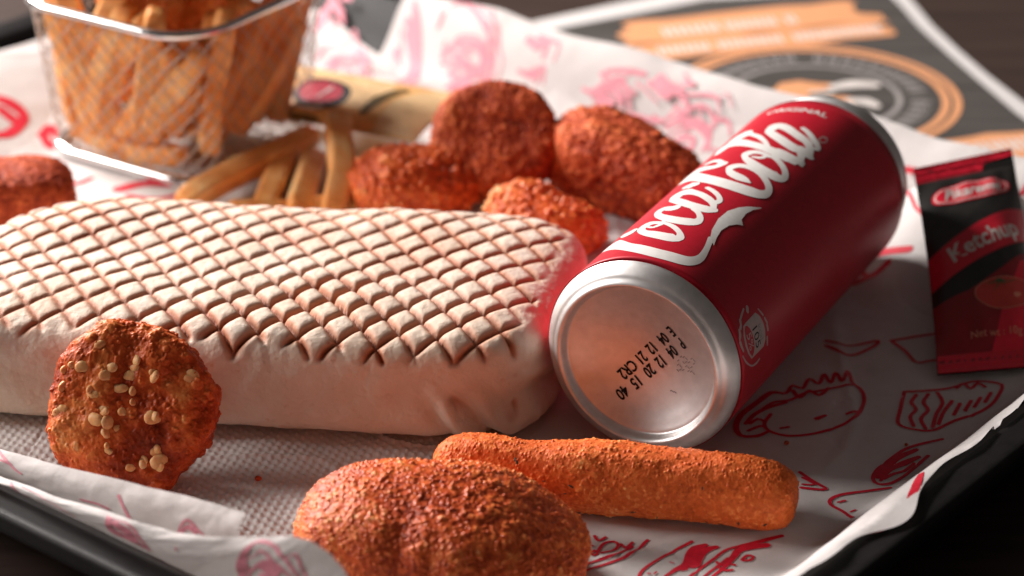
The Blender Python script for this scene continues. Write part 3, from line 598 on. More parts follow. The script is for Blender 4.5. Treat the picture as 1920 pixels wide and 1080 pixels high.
def menu():
    root = thing("menu_card", "dark menu card with white border and orange round emblem on the table", "menu", (11.4, 88.7, MZ))
    f = flat(MZ); mt = math.radians(16)
    page = [(-6, 92), (-1.6, 95.1), (1.2, 97.0), (4.2, 98.85), (8, 101), (16.1, 102), (16.55, 98.8), (16.9, 96.3), (17.5, 93.6), (18.2, 90.9), (19.1, 88), (20.6, 84.3), (17.6, 81.7), (11, 79), (4, 77), (-4, 84)]
    V, F = fill_on([page], f, 0, 3); part("page", V, F, M_MENUW, root, False)
    inner = [(-5, 91.6), (-1.3, 93.9), (2.2, 96.2), (4.8, 97.6), (8, 99.4), (15.5, 100.6), (15.9, 98.8), (16.3, 96.2), (16.95, 93.4), (17.7, 90.4), (18.6, 87), (19.4, 84.6), (17.3, 82.6), (11, 80), (4, 78.5), (-3, 84.5)]
    V, F = fill_on([inner], f, .006, 3); part("dark_print", V, F, M_MENUD, root, False)
    c, s = math.cos(mt), math.sin(mt)
    rng = random.Random(4)
    def stroke_shape(x0, y0, x1, y1, nm):     # a brushed stripe with ragged ends
        top, bot = [], []
        n = 9
        lx = [(x0+rng.uniform(-.45, .45), y0+(y1-y0)*k/(n-1)) for k in range(n)]
        rx = [(x1+rng.uniform(-.6, .5), y1+(y0-y1)*k/(n-1)) for k in range(n)]
        lp = lx+[(x0+(x1-x0)*k/10, y1+rng.uniform(-.12, .12)) for k in range(1, 10)]+rx+[(x1+(x0-x1)*k/10, y0+rng.uniform(-.12, .12)) for k in range(1, 10)]
        lp = [(11.4+x*c-y*s, 88.7+x*s+y*c) for x, y in lp]
        V, F = fill_on([lp], f, .012, 3); part(nm, V, F, M_ORANGE, root, False)
    stroke_shape(-4.8, 6.9, 5.5, 9.5, "orange_stripe")
    stroke_shape(-5.7, 5.2, 5.7, 7.0, "orange_stripe")
    stroke_shape(1.5, -7.6, 9.2, -5.2, "orange_stripe")
    V, F = fill_on([[(-1.5, 92.2), (-.2, 92.8), (.9, 94.3), (0, 94.7), (-1.6, 93.7)]], f, .012, 3); part("orange_stripe", V, F, M_ORANGE, root, False)
    # bright dabs where the photograph shows lettering too blurred to read
    def dabs(xs, y, h, nm):
        L = []
        for x, w in xs:
            for q in (-.33, .33):
                L.append([(11.4+(x+q*w)*c-(y-h)*s, 88.7+(x+q*w)*s+(y-h)*c, w*.34), (11.4+(x+q*w+.08)*c-(y+h)*s, 88.7+(x+q*w+.08)*s+(y+h)*c, w*.34)])
            L.append([(11.4+(x-.3*w)*c-y*s, 88.7+(x-.3*w)*s+y*c, w*.25), (11.4+(x+.3*w)*c-y*s, 88.7+(x+.3*w)*s+y*c, w*.25)])
        V, F = strokes_on(L, f, .2, 3, .018, .0006); part(nm, V, F, M_MENUT, root, False)
    dabs([(-3.1+.62*k, .46) for k in range(4)]+[(-.45+.56*k, .42) for k in range(4)]+[(2.1, .4)], 8.0, .42, "lettering")
    dabs([(-5.0, .4)]+[(-4.0+.56*k, .42) for k in range(4)]+[(-1.5+.56*k, .42) for k in range(5)]+[(1.7+.54*k, .42) for k in range(7)], 6.05, .36, "lettering")
    dabs([(2.6+.6*k, .44) for k in range(10)], -6.35, .5, "lettering")
    # round emblem
    def ringst(r, w, n=64, a0=0, a1=2*math.pi): return [(11.35+r*math.cos(t), 88.65+r*math.sin(t), w) for t in np.linspace(a0, a1, n)]
    V, F = strokes_on([ringst(5.30, .28)], f, .3, 3, .014); part("emblem_ring", V, F, M_ORANGE, root, False)
    V, F = strokes_on([ringst(4.86, .30)], f, .3, 3, .014); part("emblem_ring", V, F, M_ORANGE, root, False)
    V, F = strokes_on([ringst(3.15, .22)], f, .3, 3, .014); part("emblem_ring", V, F, M_MENUG, root, False)
    L = []
    for k in range(44):
        t = k/44*2*math.pi
        if k % 11 in (0,): continue
        for dt in (-.028, .028):
            L.append([(11.35+r*math.cos(t+dt), 88.65+r*math.sin(t+dt), .11) for r in (3.6, 3.95, 4.25)])
        L.append([(11.35+3.9*math.cos(t+d), 88.65+3.9*math.sin(t+d), .1) for d in (-.03, 0, .03)])
    V, F = strokes_on(L, f, .2, 3, .016, .0005); part("emblem_lettering", V, F, M_MENUG, root, False)
    # what can be made out in the middle: an orange clenched shape with a pale patch beside it
    fist = [(-2.1, -.6), (-2.2, .2), (-1.7, .9), (-1.0, 1.2), (-.6, 1.7), (.2, 1.75), (.8, 1.3), (1.3, 1.1), (1.0, .7), (.2, .5), (-.1, .2), (.3, -.1), (1.2, -.2), (1.6, -.6), (1.2, -1.1), (.2, -1.3), (-.8, -1.2), (-1.6, -1.1)]
    V, F = fill_on([[(11.2+x*c-y*s, 88.5+x*s+y*c) for x, y in fist]], f, .018, 1); part("emblem_figure", V, F, M_ORANGE, root, False)
    V, F = strokes_on([[(12.2, 89.6, .5), (13.0, 89.9, .7), (13.7, 89.8, .5)], [(12.6, 88.2, .4), (13.2, 88.1, .6), (13.5, 87.7, .4)], [(11.2, 89.0, .2), (12.0, 89.1, .3)]], f, .2, 3, .02, .001); part("emblem_figure", V, F, M_MENUT, root, False)
menu()

# ---------------------------------------------------------------- wire basket of fries
M_CHROME = plain("chrome_wire", (.80, .79, .78), .16, 1.0, var=.04)
M_WIRE = plain("steel_wire", (.52, .48, .45), .5, 1.0, var=.1)
M_FRY = breading("golden_fried_potato", [(0, (.52, .14, .028)), (.4, (.86, .37, .11)), (.7, (.93, .52, .21)), (1, (.97, .70, .38))], .5, .2, 700, gvar=.08)
BC = np.array([-11.55, 83.2]); BANG = math.radians(-33)
def rrect(t, hx, hy, r):
    """point at perimeter fraction t of a rounded rectangle"""
    segs = []
    per = [2*(hx-r), math.pi/2*r, 2*(hy-r), math.pi/2*r]*2
    tot = sum(per); s = (np.asarray(t) % 1)*tot
    X = np.zeros_like(s); Y = np.zeros_like(s); acc = 0
    cs = [(hx-r, -(hy-r)), (hx-r, hy-r), (-(hx-r), hy-r), (-(hx-r), -(hy-r))]
    st = [((-(hx-r), -hy), (1, 0)), None, ((hx, -(hy-r)), (0, 1)), None, ((hx-r, hy), (-1, 0)), None, ((-hx, hy-r), (0, -1)), None]
    for k in range(8):
        m = (s >= acc) & (s <= acc+per[k]); d = s-acc
        if k % 2 == 0:
            (px, py), (dx, dy) = st[k]; X = np.where(m, px+dx*d, X); Y = np.where(m, py+dy*d, Y)
        else:
            cx, cy = cs[k//2]; a = -math.pi/2+math.pi/2*(k//2)+d/r
            X = np.where(m, cx+r*np.cos(a), X); Y = np.where(m, cy+r*np.sin(a), Y)
        acc += per[k]
    return X, Y
BH = 5.8
def basket_pt(t, h):
    h = np.asarray(h, float)
    xb, yb = rrect(t, 3.4, 3.45, 1.1); xt, yt = rrect(t, 4.05, 4.15, 1.9)
    k = h**.9
    x = xb*(1-k)+xt*k; y = yb*(1-k)+yt*k
    c, s = math.cos(BANG), math.sin(BANG)
    return np.stack([BC[0]+x*c-y*s, BC[1]+x*s+y*c, .3+h*(BH-.3)], -1)
def basket():
    root = thing("wire_basket", "small chrome wire mesh basket full of fries", "basket", (BC[0], BC[1], .1))
    t = np.arange(120)/120
    V, F = tube(basket_pt(t, np.ones(120)), .17, 10, True); part("top_rim", V, F, M_CHROME, root)
    V, F = tube(basket_pt(t, np.zeros(120))-np.array([0, 0, .02]), .24, 10, True); part("bottom_rim", V, F, M_CHROME, root)
    W = []
    h = np.linspace(0.01, .99, 15); n = 42
    for k in range(n):
        for sg in (-1, 1):
            W.append(tube(basket_pt(k/n+sg*h*.19, h), .023, 4))
    V, F = join(W); part("mesh_wires", V, F, M_WIRE, root, kind="stuff")
    W = []
    for k in np.linspace(-2.9, 2.9, 13):
        c, s = math.cos(BANG), math.sin(BANG)
        for ax in (0, 1):
            p = [(k, -3.3), (k, 3.3)] if ax else [(-3.0, k*1.1), (3.0, k*1.1)]
            W.append(tube([(BC[0]+x*c-y*s, BC[1]+x*s+y*c, .3) for x, y in (p[0], ((p[0][0]+p[1][0])/2, (p[0][1]+p[1][1])/2), p[1])], .028, 4))
    V, F = join(W); part("floor_wires", V, F, M_WIRE, root, kind="stuff")
basket()

def fry_mesh(L, w, bend, seed):
    D, F = cube_sphere(14)
    V = superell(D, 6.5, (L/2, w/2, w/2*.95))
    V[:, 2] += bend*(1-(V[:, 0]/(L/2))**2); V[:, 1] += bend*.5*np.sin(V[:, 0]*.9+seed)
    f = fbm(V+seed*9.1, .9, 3, seed)
    V = V+vnormals(V, F)*(.028*f)[:, None]
    tone = .55+.3*f+-1.6*np.clip(np.abs(V[:, 0])/(L/2)-.82, 0, 1)+.12*fbm(V, 4, 2, seed+2)
    return V, F, tone
FRY_M = []
for i, (L, w, b) in enumerate([(6.6, .82, .12), (5.6, .78, -.1), (7.2, .85, .2), (4.6, .8, .05), (6.0, .74, -.18)]):
    V, F, t = fry_mesh(L, w, b, 60+i); FRY_M.append((mesh_data("fry", V, F, M_FRY, True, {"tone": t}), L))
def fry(p, q, k, label, roll=0., group=None):
    """a fry whose ends lie at p and q"""
    me, L = FRY_M[k % 5]
    o = bpy.data.objects.new("french_fry", me); COL.objects.link(o)
    p, q = Vector(p), Vector(q); d = q-p
    m = d.to_track_quat('X', 'Z').to_matrix().to_4x4() @ Matrix.Rotation(roll, 4, 'X')
    s = d.length/L
    o.matrix_world = Matrix.Translation((p+q)/2*U) @ m @ Matrix.Diagonal((s, 1, 1, 1))
    tag(o, label, "fries", group)
    return o
def bpos(x, y, z):
    c, s = math.cos(BANG), math.sin(BANG); return (BC[0]+x*c-y*s, BC[1]+x*s+y*c, z)
rng = random.Random(8)
FL = "golden french fry packed among others inside the wire basket"; FG = "fries packed in the wire basket"
# local basket axes: -y is the front-left face, +x the front-right face
hand = [((-3.3, -2.6, 6.4), (-2.5, -2.7, .9)), ((-2.5, -3.35, 5.9), (-1.2, -2.95, 1.0)), ((-1.5, -2.9, 1.1), (.9, -3.5, 6.3)), ((.5, -2.9, 1.2), (2.2, -3.6, 6.4)), ((.9, -2.9, 1.6), (3.4, -2.9, 5.0)),
        ((2.9, -2.2, 1.0), (3.7, -1.8, 6.2)), ((3.0, -2.0, 2.6), (3.6, 1.6, 6.0)), ((3.1, -1.0, 1.4), (3.4, 2.6, 4.4)), ((2.9, 1.4, .9), (3.4, 2.8, 5.7)),
        ((-3.0, -3.2, 6.9), (-.4, -1.6, 7.2)), ((-.9, -3.4, 6.8), (2.0, -2.3, 7.3)), ((1.3, -3.2, 6.9), (3.3, -.6, 7.2)),
        ((-2.9, -3.3, 6.2), (-1.6, -2.9, .9)), ((-2.2, -3.4, 6.6), (-.6, -2.85, 1.0)), ((-2.7, -2.85, .95), (2.3, -2.85, .95)),
        ((-.6, -3.0, 2.7), (1.7, -3.4, 6.0)), ((-.2, -2.9, 1.2), (2.4, -3.2, 5.2)), ((.9, -2.85, 1.3), (3.0, -2.9, 4.6)), ((-1.0, -3.2, 4.4), (.6, -3.5, 6.9)),
        ((1.9, -2.8, 1.6), (3.1, -1.6, 5.9)), ((2.75, -2.0, 2.2), (3.2, .6, 5.6)), ((2.7, -1.0, 1.6), (3.2, 2.2, 5.2)), ((2.7, .4, 1.2), (3.0, 3.0, 4.8)), ((2.6, 1.6, 1.2), (3.1, -.6, 6.3)),
        ((-2.2, -1.6, 5.6), (1.4, -2.9, 7.0)), ((-2.6, -.3, 6.0), (1.8, -1.2, 7.3)), ((.2, -3.2, 6.4), (2.9, .4, 6.9)), ((-3.2, .6, 5.9), (.6, -1.9, 7.2)), ((1.0, -2.4, 6.7), (3.3, 2.6, 6.6)), ((-1.2, -2.8, 6.1), (-.8, 2.2, 7.4))]
for i, (p, q) in enumerate(hand): fry(bpos(*p), bpos(*q), i, FL, rng.uniform(0, 1.5), FG)
for i in range(64):
    z = .85+5.7*(i/64)
    x, y, t = rng.uniform(-1.2, 1.3), rng.uniform(-1.2, 1.6), rng.uniform(0, math.pi)
    l = rng.uniform(1.6, 2.1)*(.75+.25*z/6)
    fry(bpos(x-math.cos(t)*l*.7, y-math.sin(t)*l*.7, z+rng.uniform(-.9, .9)), bpos(x+math.cos(t)*l*.7, y+math.sin(t)*l*.7, z+rng.uniform(-.9, .9)), i, FL, rng.uniform(0, 1.5), FG)
fry((-10.9, 76.3, .62), (-6.9, 82.0, .75), 0, "french fry leaning along the basket's base, leftmost of the loose fries", .3)
fry((-8.25, 76.2, .55), (-7.55, 81.4, .65), 1, "short pale french fry just right of the slanting one beside the basket", .1)
fry((-7.1, 76.0, .55), (-6.75, 80.4, .62), 3, "short loose french fry between two longer ones behind the wrap", .5)
fry((-5.75, 75.6, .75), (-5.85, 80.6, 2.0), 2, "french fry propped up against the yellow packet", .2)
fry((-9.3, 75.8, .5), (-5.0, 77.0, .5), 4, "french fry lying low across the ends of the loose fries", .8)

# ---------------------------------------------------------------- tortilla wrap
def wrap():
    nu, nv = 760, 400
    CX, CY = -7.55, 66.22; tilt = math.radians(-6.0)
    uf = np.concatenate([np.linspace(-1, -.9, 4000), np.linspace(-.9, .9, 4000)[1:-1], np.linspace(.9, 1, 4000)])
    kf = np.clip(1-np.abs(uf)**9, 0, 1)**(1/3.6)
    sl = np.concatenate([[0], np.cumsum(np.hypot(9.35*np.diff(uf), 3.6*np.diff(kf)))])      # even steps along the outline
    u = np.interp(np.linspace(0, sl[-1], nu), sl, uf)
    th = np.linspace(0, 2*math.pi, nv, endpoint=False)
    # denser sampling on the top and front
    th = th+.25*np.sin(2*th)*0
    Ug, T = np.meshgrid(u, th, indexing='ij')
    kd = np.where(Ug > 0, np.clip(1-np.abs(Ug)**9, 0, 1)**(1/3.6), np.clip(1-np.abs(Ug)**6, 0, 1)**(1/3.0)); kz = np.clip(1-np.abs(Ug)**10, 0, 1)**(1/3.0)
    c, s = np.cos(T), np.sin(T)
    m = 4.6
    k = (np.abs(c)**m+np.abs(s)**m)**(-1/m)
    Yl = 4.87*kd*c*k
    Zl = 1.70*s*k*np.where(s > 0, kz, kz**.25)
    X = Ug*9.35
    X = X+np.where(Ug > 0, .13*Yl*Ug, .34*Yl*-Ug)           # slanted ends
    Z = 1.70+Zl
    # soft lumps of the filling
    P = np.stack([X, Yl, Zl], -1)
    lump = .09*fbm(P, .22, 2, 71)+.04*fbm(P, .6, 2, 72)
    top = sstep(.35, .9, s*k)
    Z = Z+lump*sstep(-.6, .3, s*k)
    Yl = Yl+np.where(c < 0, -1, 1)*np.abs(c)*.12*fbm(P+5, .35, 3, 73)
    # tucked end folds
    endw = sstep(.80, .97, Ug)*sstep(.5, -.2, s*k)
    fold = np.sin(T*7+2.5*fbm(P, .3, 2, 74))*.16+.10*fbm(P, .8, 3, 76)
    X = X+endw*fold*.9; Yl = Yl+endw*fold*np.sign(c)*.35
    fx = X+.55*(Z-.9)
    dent = (np.exp(-((fx-7.75)/.28)**2)-.9*np.exp(-((fx-7.15)/.22)**2)+.6*np.exp(-((fx-6.6)/.3)**2)-.5*np.exp(-((fx-6.1)/.25)**2))*sstep(2.3, 1.0, Z)*(c < 0)
    Yl = Yl-dent*.26
    V = np.stack([X, Yl, Z], -1).reshape(-1, 3); F = grid_faces(nu, nv, True)
    N = vnormals(V, F)
    if N[np.argmax(V[:, 2]), 2] < 0: F = F[:, ::-1]; N = -N
    # diagonal grill bars pressed into the top
    ax = np.array([.537, -.714]); bx = np.array([.580, .604])
    det = ax[0]*bx[1]-ax[1]*bx[0]
    x, y = V[:, 0], V[:, 1]
    wx = x+.10*vnoise(x*.3, y*.3, 0*x, 81); wy = y+.10*vnoise(x*.3+9, y*.3, 0*x, 82)
    i = (wx*bx[1]-wy*bx[0])/det; j = (ax[0]*wy-ax[1]*wx)/det
    fi = np.abs((i % 1)-.5)*2; fj = np.abs((j % 1)-.5)*2       # 1 on a bar line
    di = (1-fi)*.5*.88; dj = (1-fj)*.5*.83                     # distance to the bar in cm
    front = -4.42+.28*vnoise(x*.5, 0*x+3, 0*x, 83)+.25*vnoise(x*1.7, 0*x+3, 0*x, 84)
    mask = sstep(-.28, .12, y-front)*sstep(.12, .4, N[:, 2])*sstep(8.75, 8.35, x-.13*y+.25*vnoise(x, y*1.3, 0*x, 8))
    mask *= .75+.25*sstep(-.3, .4, vnoise(x*.35, y*.5, 0*x+2, 85))
    deep = .46+.95*np.exp(-((x-2.2)/4.6)**2-((y+2.6)/2.4)**2)
    wob = 1+.35*vnoise(x*1.3, y*1.3, 0*x, 86)
    gi = np.exp(-(di/(.055*wob))**2); gj = np.exp(-(dj/(.060*wob))**2)
    g = np.clip(np.maximum(gi, gj), 0, 1)
    puff = (1-fi**4.2)*(1-fj**4.2)
    n3 = fbm(V, 2.2, 3, 87)
    cellr = hash3(np.floor(i), np.floor(j), 0*i, 5)
    h = mask*(deep*(-.10*g+.17*(puff-.6)*(.7+.6*cellr)))+(.010+.004*(1-mask))*n3+.006*fbm(V, 6, 2, 88)
    V = V+N*h[:, None]
    wrk = fbm(V*np.array([1, .6, 1.]), 1.1, 2, 89)
    V = V+N*((1-mask)*.03*np.abs(wrk))[:, None]
    V[:, 2] = np.maximum(V[:, 2], .0)+.10
    soft = np.clip(np.maximum(np.exp(-(di/.17)**2), np.exp(-(dj/.17)**2))*mask*(.85+.3*vnoise(x*.5, y*.5, 0*x+4, 96)), 0, 1)
    gt = np.clip(np.maximum(np.exp(-(di/.085)**2), np.exp(-(dj/.085)**2))*mask*(.95+.35*vnoise(x*.8, y*.8, 0*x, 90)), 0, 1)
    tone = .62+.20*fbm(V, .7, 4, 91)+.16*fbm(V, .25, 2, 95)-.03*(1-mask)
    c0, s0 = math.cos(tilt), math.sin(tilt)
    Vw = np.stack([CX+V[:, 0]*c0-V[:, 1]*s0, CY+V[:, 0]*s0+V[:, 1]*c0, V[:, 2]], -1)
    o = part("tortilla_wrap", Vw, F, M_TORT, None, True, {"groove": gt, "soft": soft, "tone": tone}, org=(CX, CY, .1))
    tag(o, "folded flour tortilla wrap with a diagonal toasted grill pattern beside the can", "wrap")
wrap()

# ---------------------------------------------------------------- soda can lying on its side
def can_mats():
    m, nt, b = new_mat("red_can_lacquer")
    nt.links.new(ramp(nt, noise(nt, 500, 3), [(.3, (.50, .006, .022)), (.7, (.56, .008, .026))]), b.inputs["Base Color"])
    set_in(b, Roughness=.44, Metallic=.15, Specular_IOR_Level=.35, Coat_Weight=.05, Coat_Roughness=.3)
    bump(nt, b, noise(nt, 1800, 2), .06, .0002)
    m2, nt, b = new_mat("brushed_aluminium")
    tc = nt.nodes.new("ShaderNodeTexCoord"); n = nt.nodes.new("ShaderNodeTexNoise"); n.inputs["Scale"].default_value = 350; n.inputs["Detail"].default_value = 4
    nt.links.new(tc.outputs["Object"], n.inputs["Vector"])
    nt.links.new(ramp(nt, n.outputs["Fac"], [(.3, (.74, .72, .71)), (.7, (.84, .82, .81))]), b.inputs["Base Color"])
    set_in(b, Roughness=.44, Metallic=.94)
    bump(nt, b, n.outputs["Fac"], .08, .0003)
    return m, m2
M_CANRED, M_ALU = can_mats()
M_WHITE = plain("white_can_ink", (.80, .78, .75), .4, spec=.5, var=.05, scale=600)
M_DIMW = plain("pale_can_ink", (.50, .38, .36), .45, var=.08, scale=600)
M_BLACKINK = plain("black_jet_ink", (.012, .01, .01), .6, spec=.2)
M_GREYINK = plain("faint_grey_stamp", (.30, .26, .25), .5, spec=.3)
def lathe(prof, n=128):
    th = np.arange(n)*2*math.pi/n
    P = np.asarray(prof, float)
    V = can_pt(np.broadcast_to(th, (len(P), n)), np.broadcast_to(P[:, :1], (len(P), n)), np.broadcast_to(P[:, 1:], (len(P), n)))
    return V.reshape(-1, 3), grid_faces(len(P), n, True)
def smooth_prof(pts, k=5):
    P = resample([(a, b, 0) for a, b in pts], .01) if False else np.concatenate([resample([(*p, 0) for p in pts], 1e9)])
    Q = np.asarray(pts, float); out = []
    E = np.concatenate([[2*Q[0]-Q[1]], Q, [2*Q[-1]-Q[-2]]])
    for i in range(1, len(Q)):
        for t in np.arange(k)/k:
            p0, p1, p2, p3 = E[i-1], E[i], E[i+1], E[i+2]
            out.append(.5*((2*p1)+(-p0+p2)*t+(2*p0-5*p1+4*p2-p3)*t**2+(-p0+3*p1-3*p2+p3)*t**3))
    out.append(Q[-1]); return np.array(out)
DOME = [(.92, .001), (.90, .35), (.84, .75), (.73, 1.15), (.58, 1.55), (.42, 1.88), (.31, 2.09), (.25, 2.19), (.07, 2.255), (.0, 2.33)]
def dome_pt(x, y, l):
    """x along CB, y up, on the concave base"""
    r = np.hypot(x, y); D = np.array(DOME)
    s = np.interp(r, D[:, 1], D[:, 0])
    return CAN_C+CA*(s-l)[:, None]+CB*np.asarray(x)[:, None]+CZ*np.asarray(y)[:, None]
def can():
    base = CAN_C+CA*7; root = thing("soda_can", "red aluminium cola can with white script lying on its side", "can", (base[0], base[1], .1))
    V, F = lathe(smooth_prof(DOME+[(.02, 2.40), (.09, 2.49), (.15, 2.60), (.26, 2.71), (.38, 2.795), (.50, 2.845)]))
    bo = part("base", V, F, M_ALU, root)
    V, F = lathe(smooth_prof([(.50, 2.846), (.62, 2.865), (.8, CAN_R), (4, CAN_R), (8, CAN_R), (12.9, CAN_R), (13.15, 2.85), (13.4, 2.79)], 3), 160)
    body = part("body", V, F, M_CANRED, root)
    V, F = lathe(smooth_prof([(13.4, 2.792), (13.7, 2.66), (13.95, 2.55), (14.1, 2.52), (14.2, 2.58), (14.32, 2.63), (14.42, 2.6), (14.42, 2.5), (14.2, 2.44), (13.9, 2.4), (13.85, 2.2), (14.05, 2.1), (14.05, .001)], 4))
    part("lid", V, F, M_ALU, root)
    cyl = lambda u, s, l: can_pt(u/CAN_R, s, CAN_R+np.asarray(l))
    V, F = strokes_on(LOGO, cyl, .06, 5, .006, .0005); part("script_lettering", V, F, M_WHITE, body)
    V, F = fill_on([FISH], cyl, .0135, .15); part("script_swash", V, F, M_WHITE, body)
    V, F = strokes_on([REG], cyl, .05, 3, .006); part("registered_mark", V, F, M_DIMW, body)
    R_V, R_F = text_on("R", .13, cyl, (REG[0][0]-.08, REG[0][1]), 0, lift=.006); part("registered_mark", R_V, R_F, M_DIMW, body)
    # small capitals run round the shoulder
    V, F = text_on("ORIGINAL", .44, cyl, (-.42, 12.42), 0., lift=.006, bold=.012); part("lettering", V, F, M_WHITE, body)
    V, F = fill_on([BW], cyl, .006, .12); part("badge", V, F, M_DIMW, body)
    V, F = fill_on([BR], cyl, .010, .12); part("badge_patch", V, F, M_CANRED, body)
    V, F = text_on("5%", .42, cyl, (1.2811*CAN_R+.03, 1.27), math.radians(-2), lift=.014); part("badge_lettering", V, F, M_DIMW, body)
    V, F = text_on("105", .46, cyl, (1.3044*CAN_R, 1.69), 0, lift=.011); part("badge_lettering", V, F, M_BLACKINK, body)
    V, F = text_on("kcal / 330 ml" if False else "kcal", .3, cyl, (1.3044*CAN_R, 1.98), 0, lift=.011); part("badge_lettering", V, F, M_GREYINK, body)
    V, F = strokes_on(BS, cyl, .03, 3, .006, .0005); part("badge_lettering", V, F, M_DIMW, body)
    # date stamp printed upside down on the concave base
    def dome_text(body_, size, cx, cy, ang, mat_, nm="date_stamp", **k):
        V, F = text_on(body_, size, dome_pt, (cx, cy), ang, lift=.012, **k); part(nm, V, F, mat_, bo)
    return bo, dome_text
CAN_BASE, dome_text = can()
ang = math.radians(-131)
for s_, p_ in (("P", (1.0, .58)), ("04", (.68, .2)), ("12", (.34, -.2)), ("20", (.02, -.56)), ("15", (-.32, -.94)), ("40", (-.66, -1.28)),
               ("E", (.68, .86)), ("04", (.40, .52)), ("12", (.05, .13)), ("21", (-.25, -.24)), ("CR2", (-.60, -.64))):
    dome_text(s_, .47, p_[0], p_[1], ang, M_BLACKINK, sx=.66, bold=.025)
_f = [[(.88+.09*i, .10-.13*j+.02*i, .035), (.88+.09*i+.05, .10-.13*j+.02*i+(.05 if (i+j) % 3 else -.03), .03)] for i in range(7) for j in range(4) if (i*7+j*5) % 4]
V, F = strokes_on(_f, dome_pt, .04, 3, .010, .0004); part("faint_stamp", V, F, M_GREYINK, CAN_BASE)
V, F = strokes_on([[(.74+.05*i, -.94+.015*(i % 2), .03), (.77+.05*i, -.92-.015*(i % 2), .03)] for i in range(4)], dome_pt, .04, 3, .010, .0004); part("faint_stamp", V, F, M_GREYINK, CAN_BASE)

# ---------------------------------------------------------------- sauce packets
def packet(root, c00, c10, c01, c11, bulge, mat_body, crimp=.12, nu=70, nv=150, seed=3, thick=.5):
    """pillow packet; corners bottom-left, bottom-right, top-left, top-right -> surface function (u across, v up, lift)"""
    c00, c10, c01, c11 = (np.array(c, float) for c in (c00, c10, c01, c11))
    n = np.cross(c10-c00, c01-c00); n /= np.linalg.norm(n)
    def surf(u, v, l=0., side=1):
        u = np.asarray(u, float); v = np.asarray(v, float)
        vv = np.clip(v, 0, 1)
        pin = .03*np.sin(vv*math.pi)+.0*u
        uu = .5+(u-.5)*(1-2*pin)
        p = (c00*(1-uu)[..., None]+c10*uu[..., None])*(1-v)[..., None]+(c01*(1-uu)[..., None]+c11*uu[..., None])*v[..., None]
        w = np.clip((vv-crimp)/(1-2*crimp), 0, 1); k = (np.sin(w*math.pi)**.55)*(np.clip(1-np.abs(2*u-1)**2.6, 0, 1))
        P = np.stack([u*3, v*7, 0*u], -1)
        h = bulge*k+.06*k*fbm(P, .9, 3, seed)
        wr = sstep(.30, .0, np.minimum(vv, 1-vv))*.08*np.sin(u*23+3*fbm(P, .5, 2, seed+1))*sstep(0, .1, w)*sstep(1, .9, w)
        cr = np.where((vv < crimp*.8) | (vv > 1-crimp*.8), .018*np.sin(vv*210), 0)
        h = h+wr+cr+.02
        return p+n*(h*(1 if side > 0 else -thick))[..., None]+n*np.asarray(l)[..., None]*np.ones_like(h)[..., None]
    Ug, Vg = np.meshgrid(np.linspace(0, 1, nu), np.linspace(0, 1, nv), indexing='ij')
    V = np.concatenate([surf(Ug, Vg).reshape(-1, 3), surf(Ug, Vg, 0, -1).reshape(-1, 3)])
    f = grid_faces(nu, nv); F = np.concatenate([f, f[:, ::-1]+nu*nv])
    part("pouch", V, F, mat_body, root)
    return surf
def gloss(name, c, rough=.3, coat=.2, **k): return plain(name, c, rough, spec=.4, var=.06, scale=300, coat=coat, **k)
M_KBLACK = gloss("black_sachet_film", (.018, .017, .016)); M_KRED = gloss("red_sachet_film", (.74, .015, .042)); M_KWHITE = gloss("white_sachet_ink", (.78, .74, .70))
M_KDRED = gloss("dark_red_sachet_film", (.30, .008, .016)); M_TOM = gloss("tomato_print", (.62, .05, .04)); M_TOML = gloss("tomato_print_light", (.75, .28, .18)); M_LEAF = gloss("leaf_print", (.08, .14, .05))
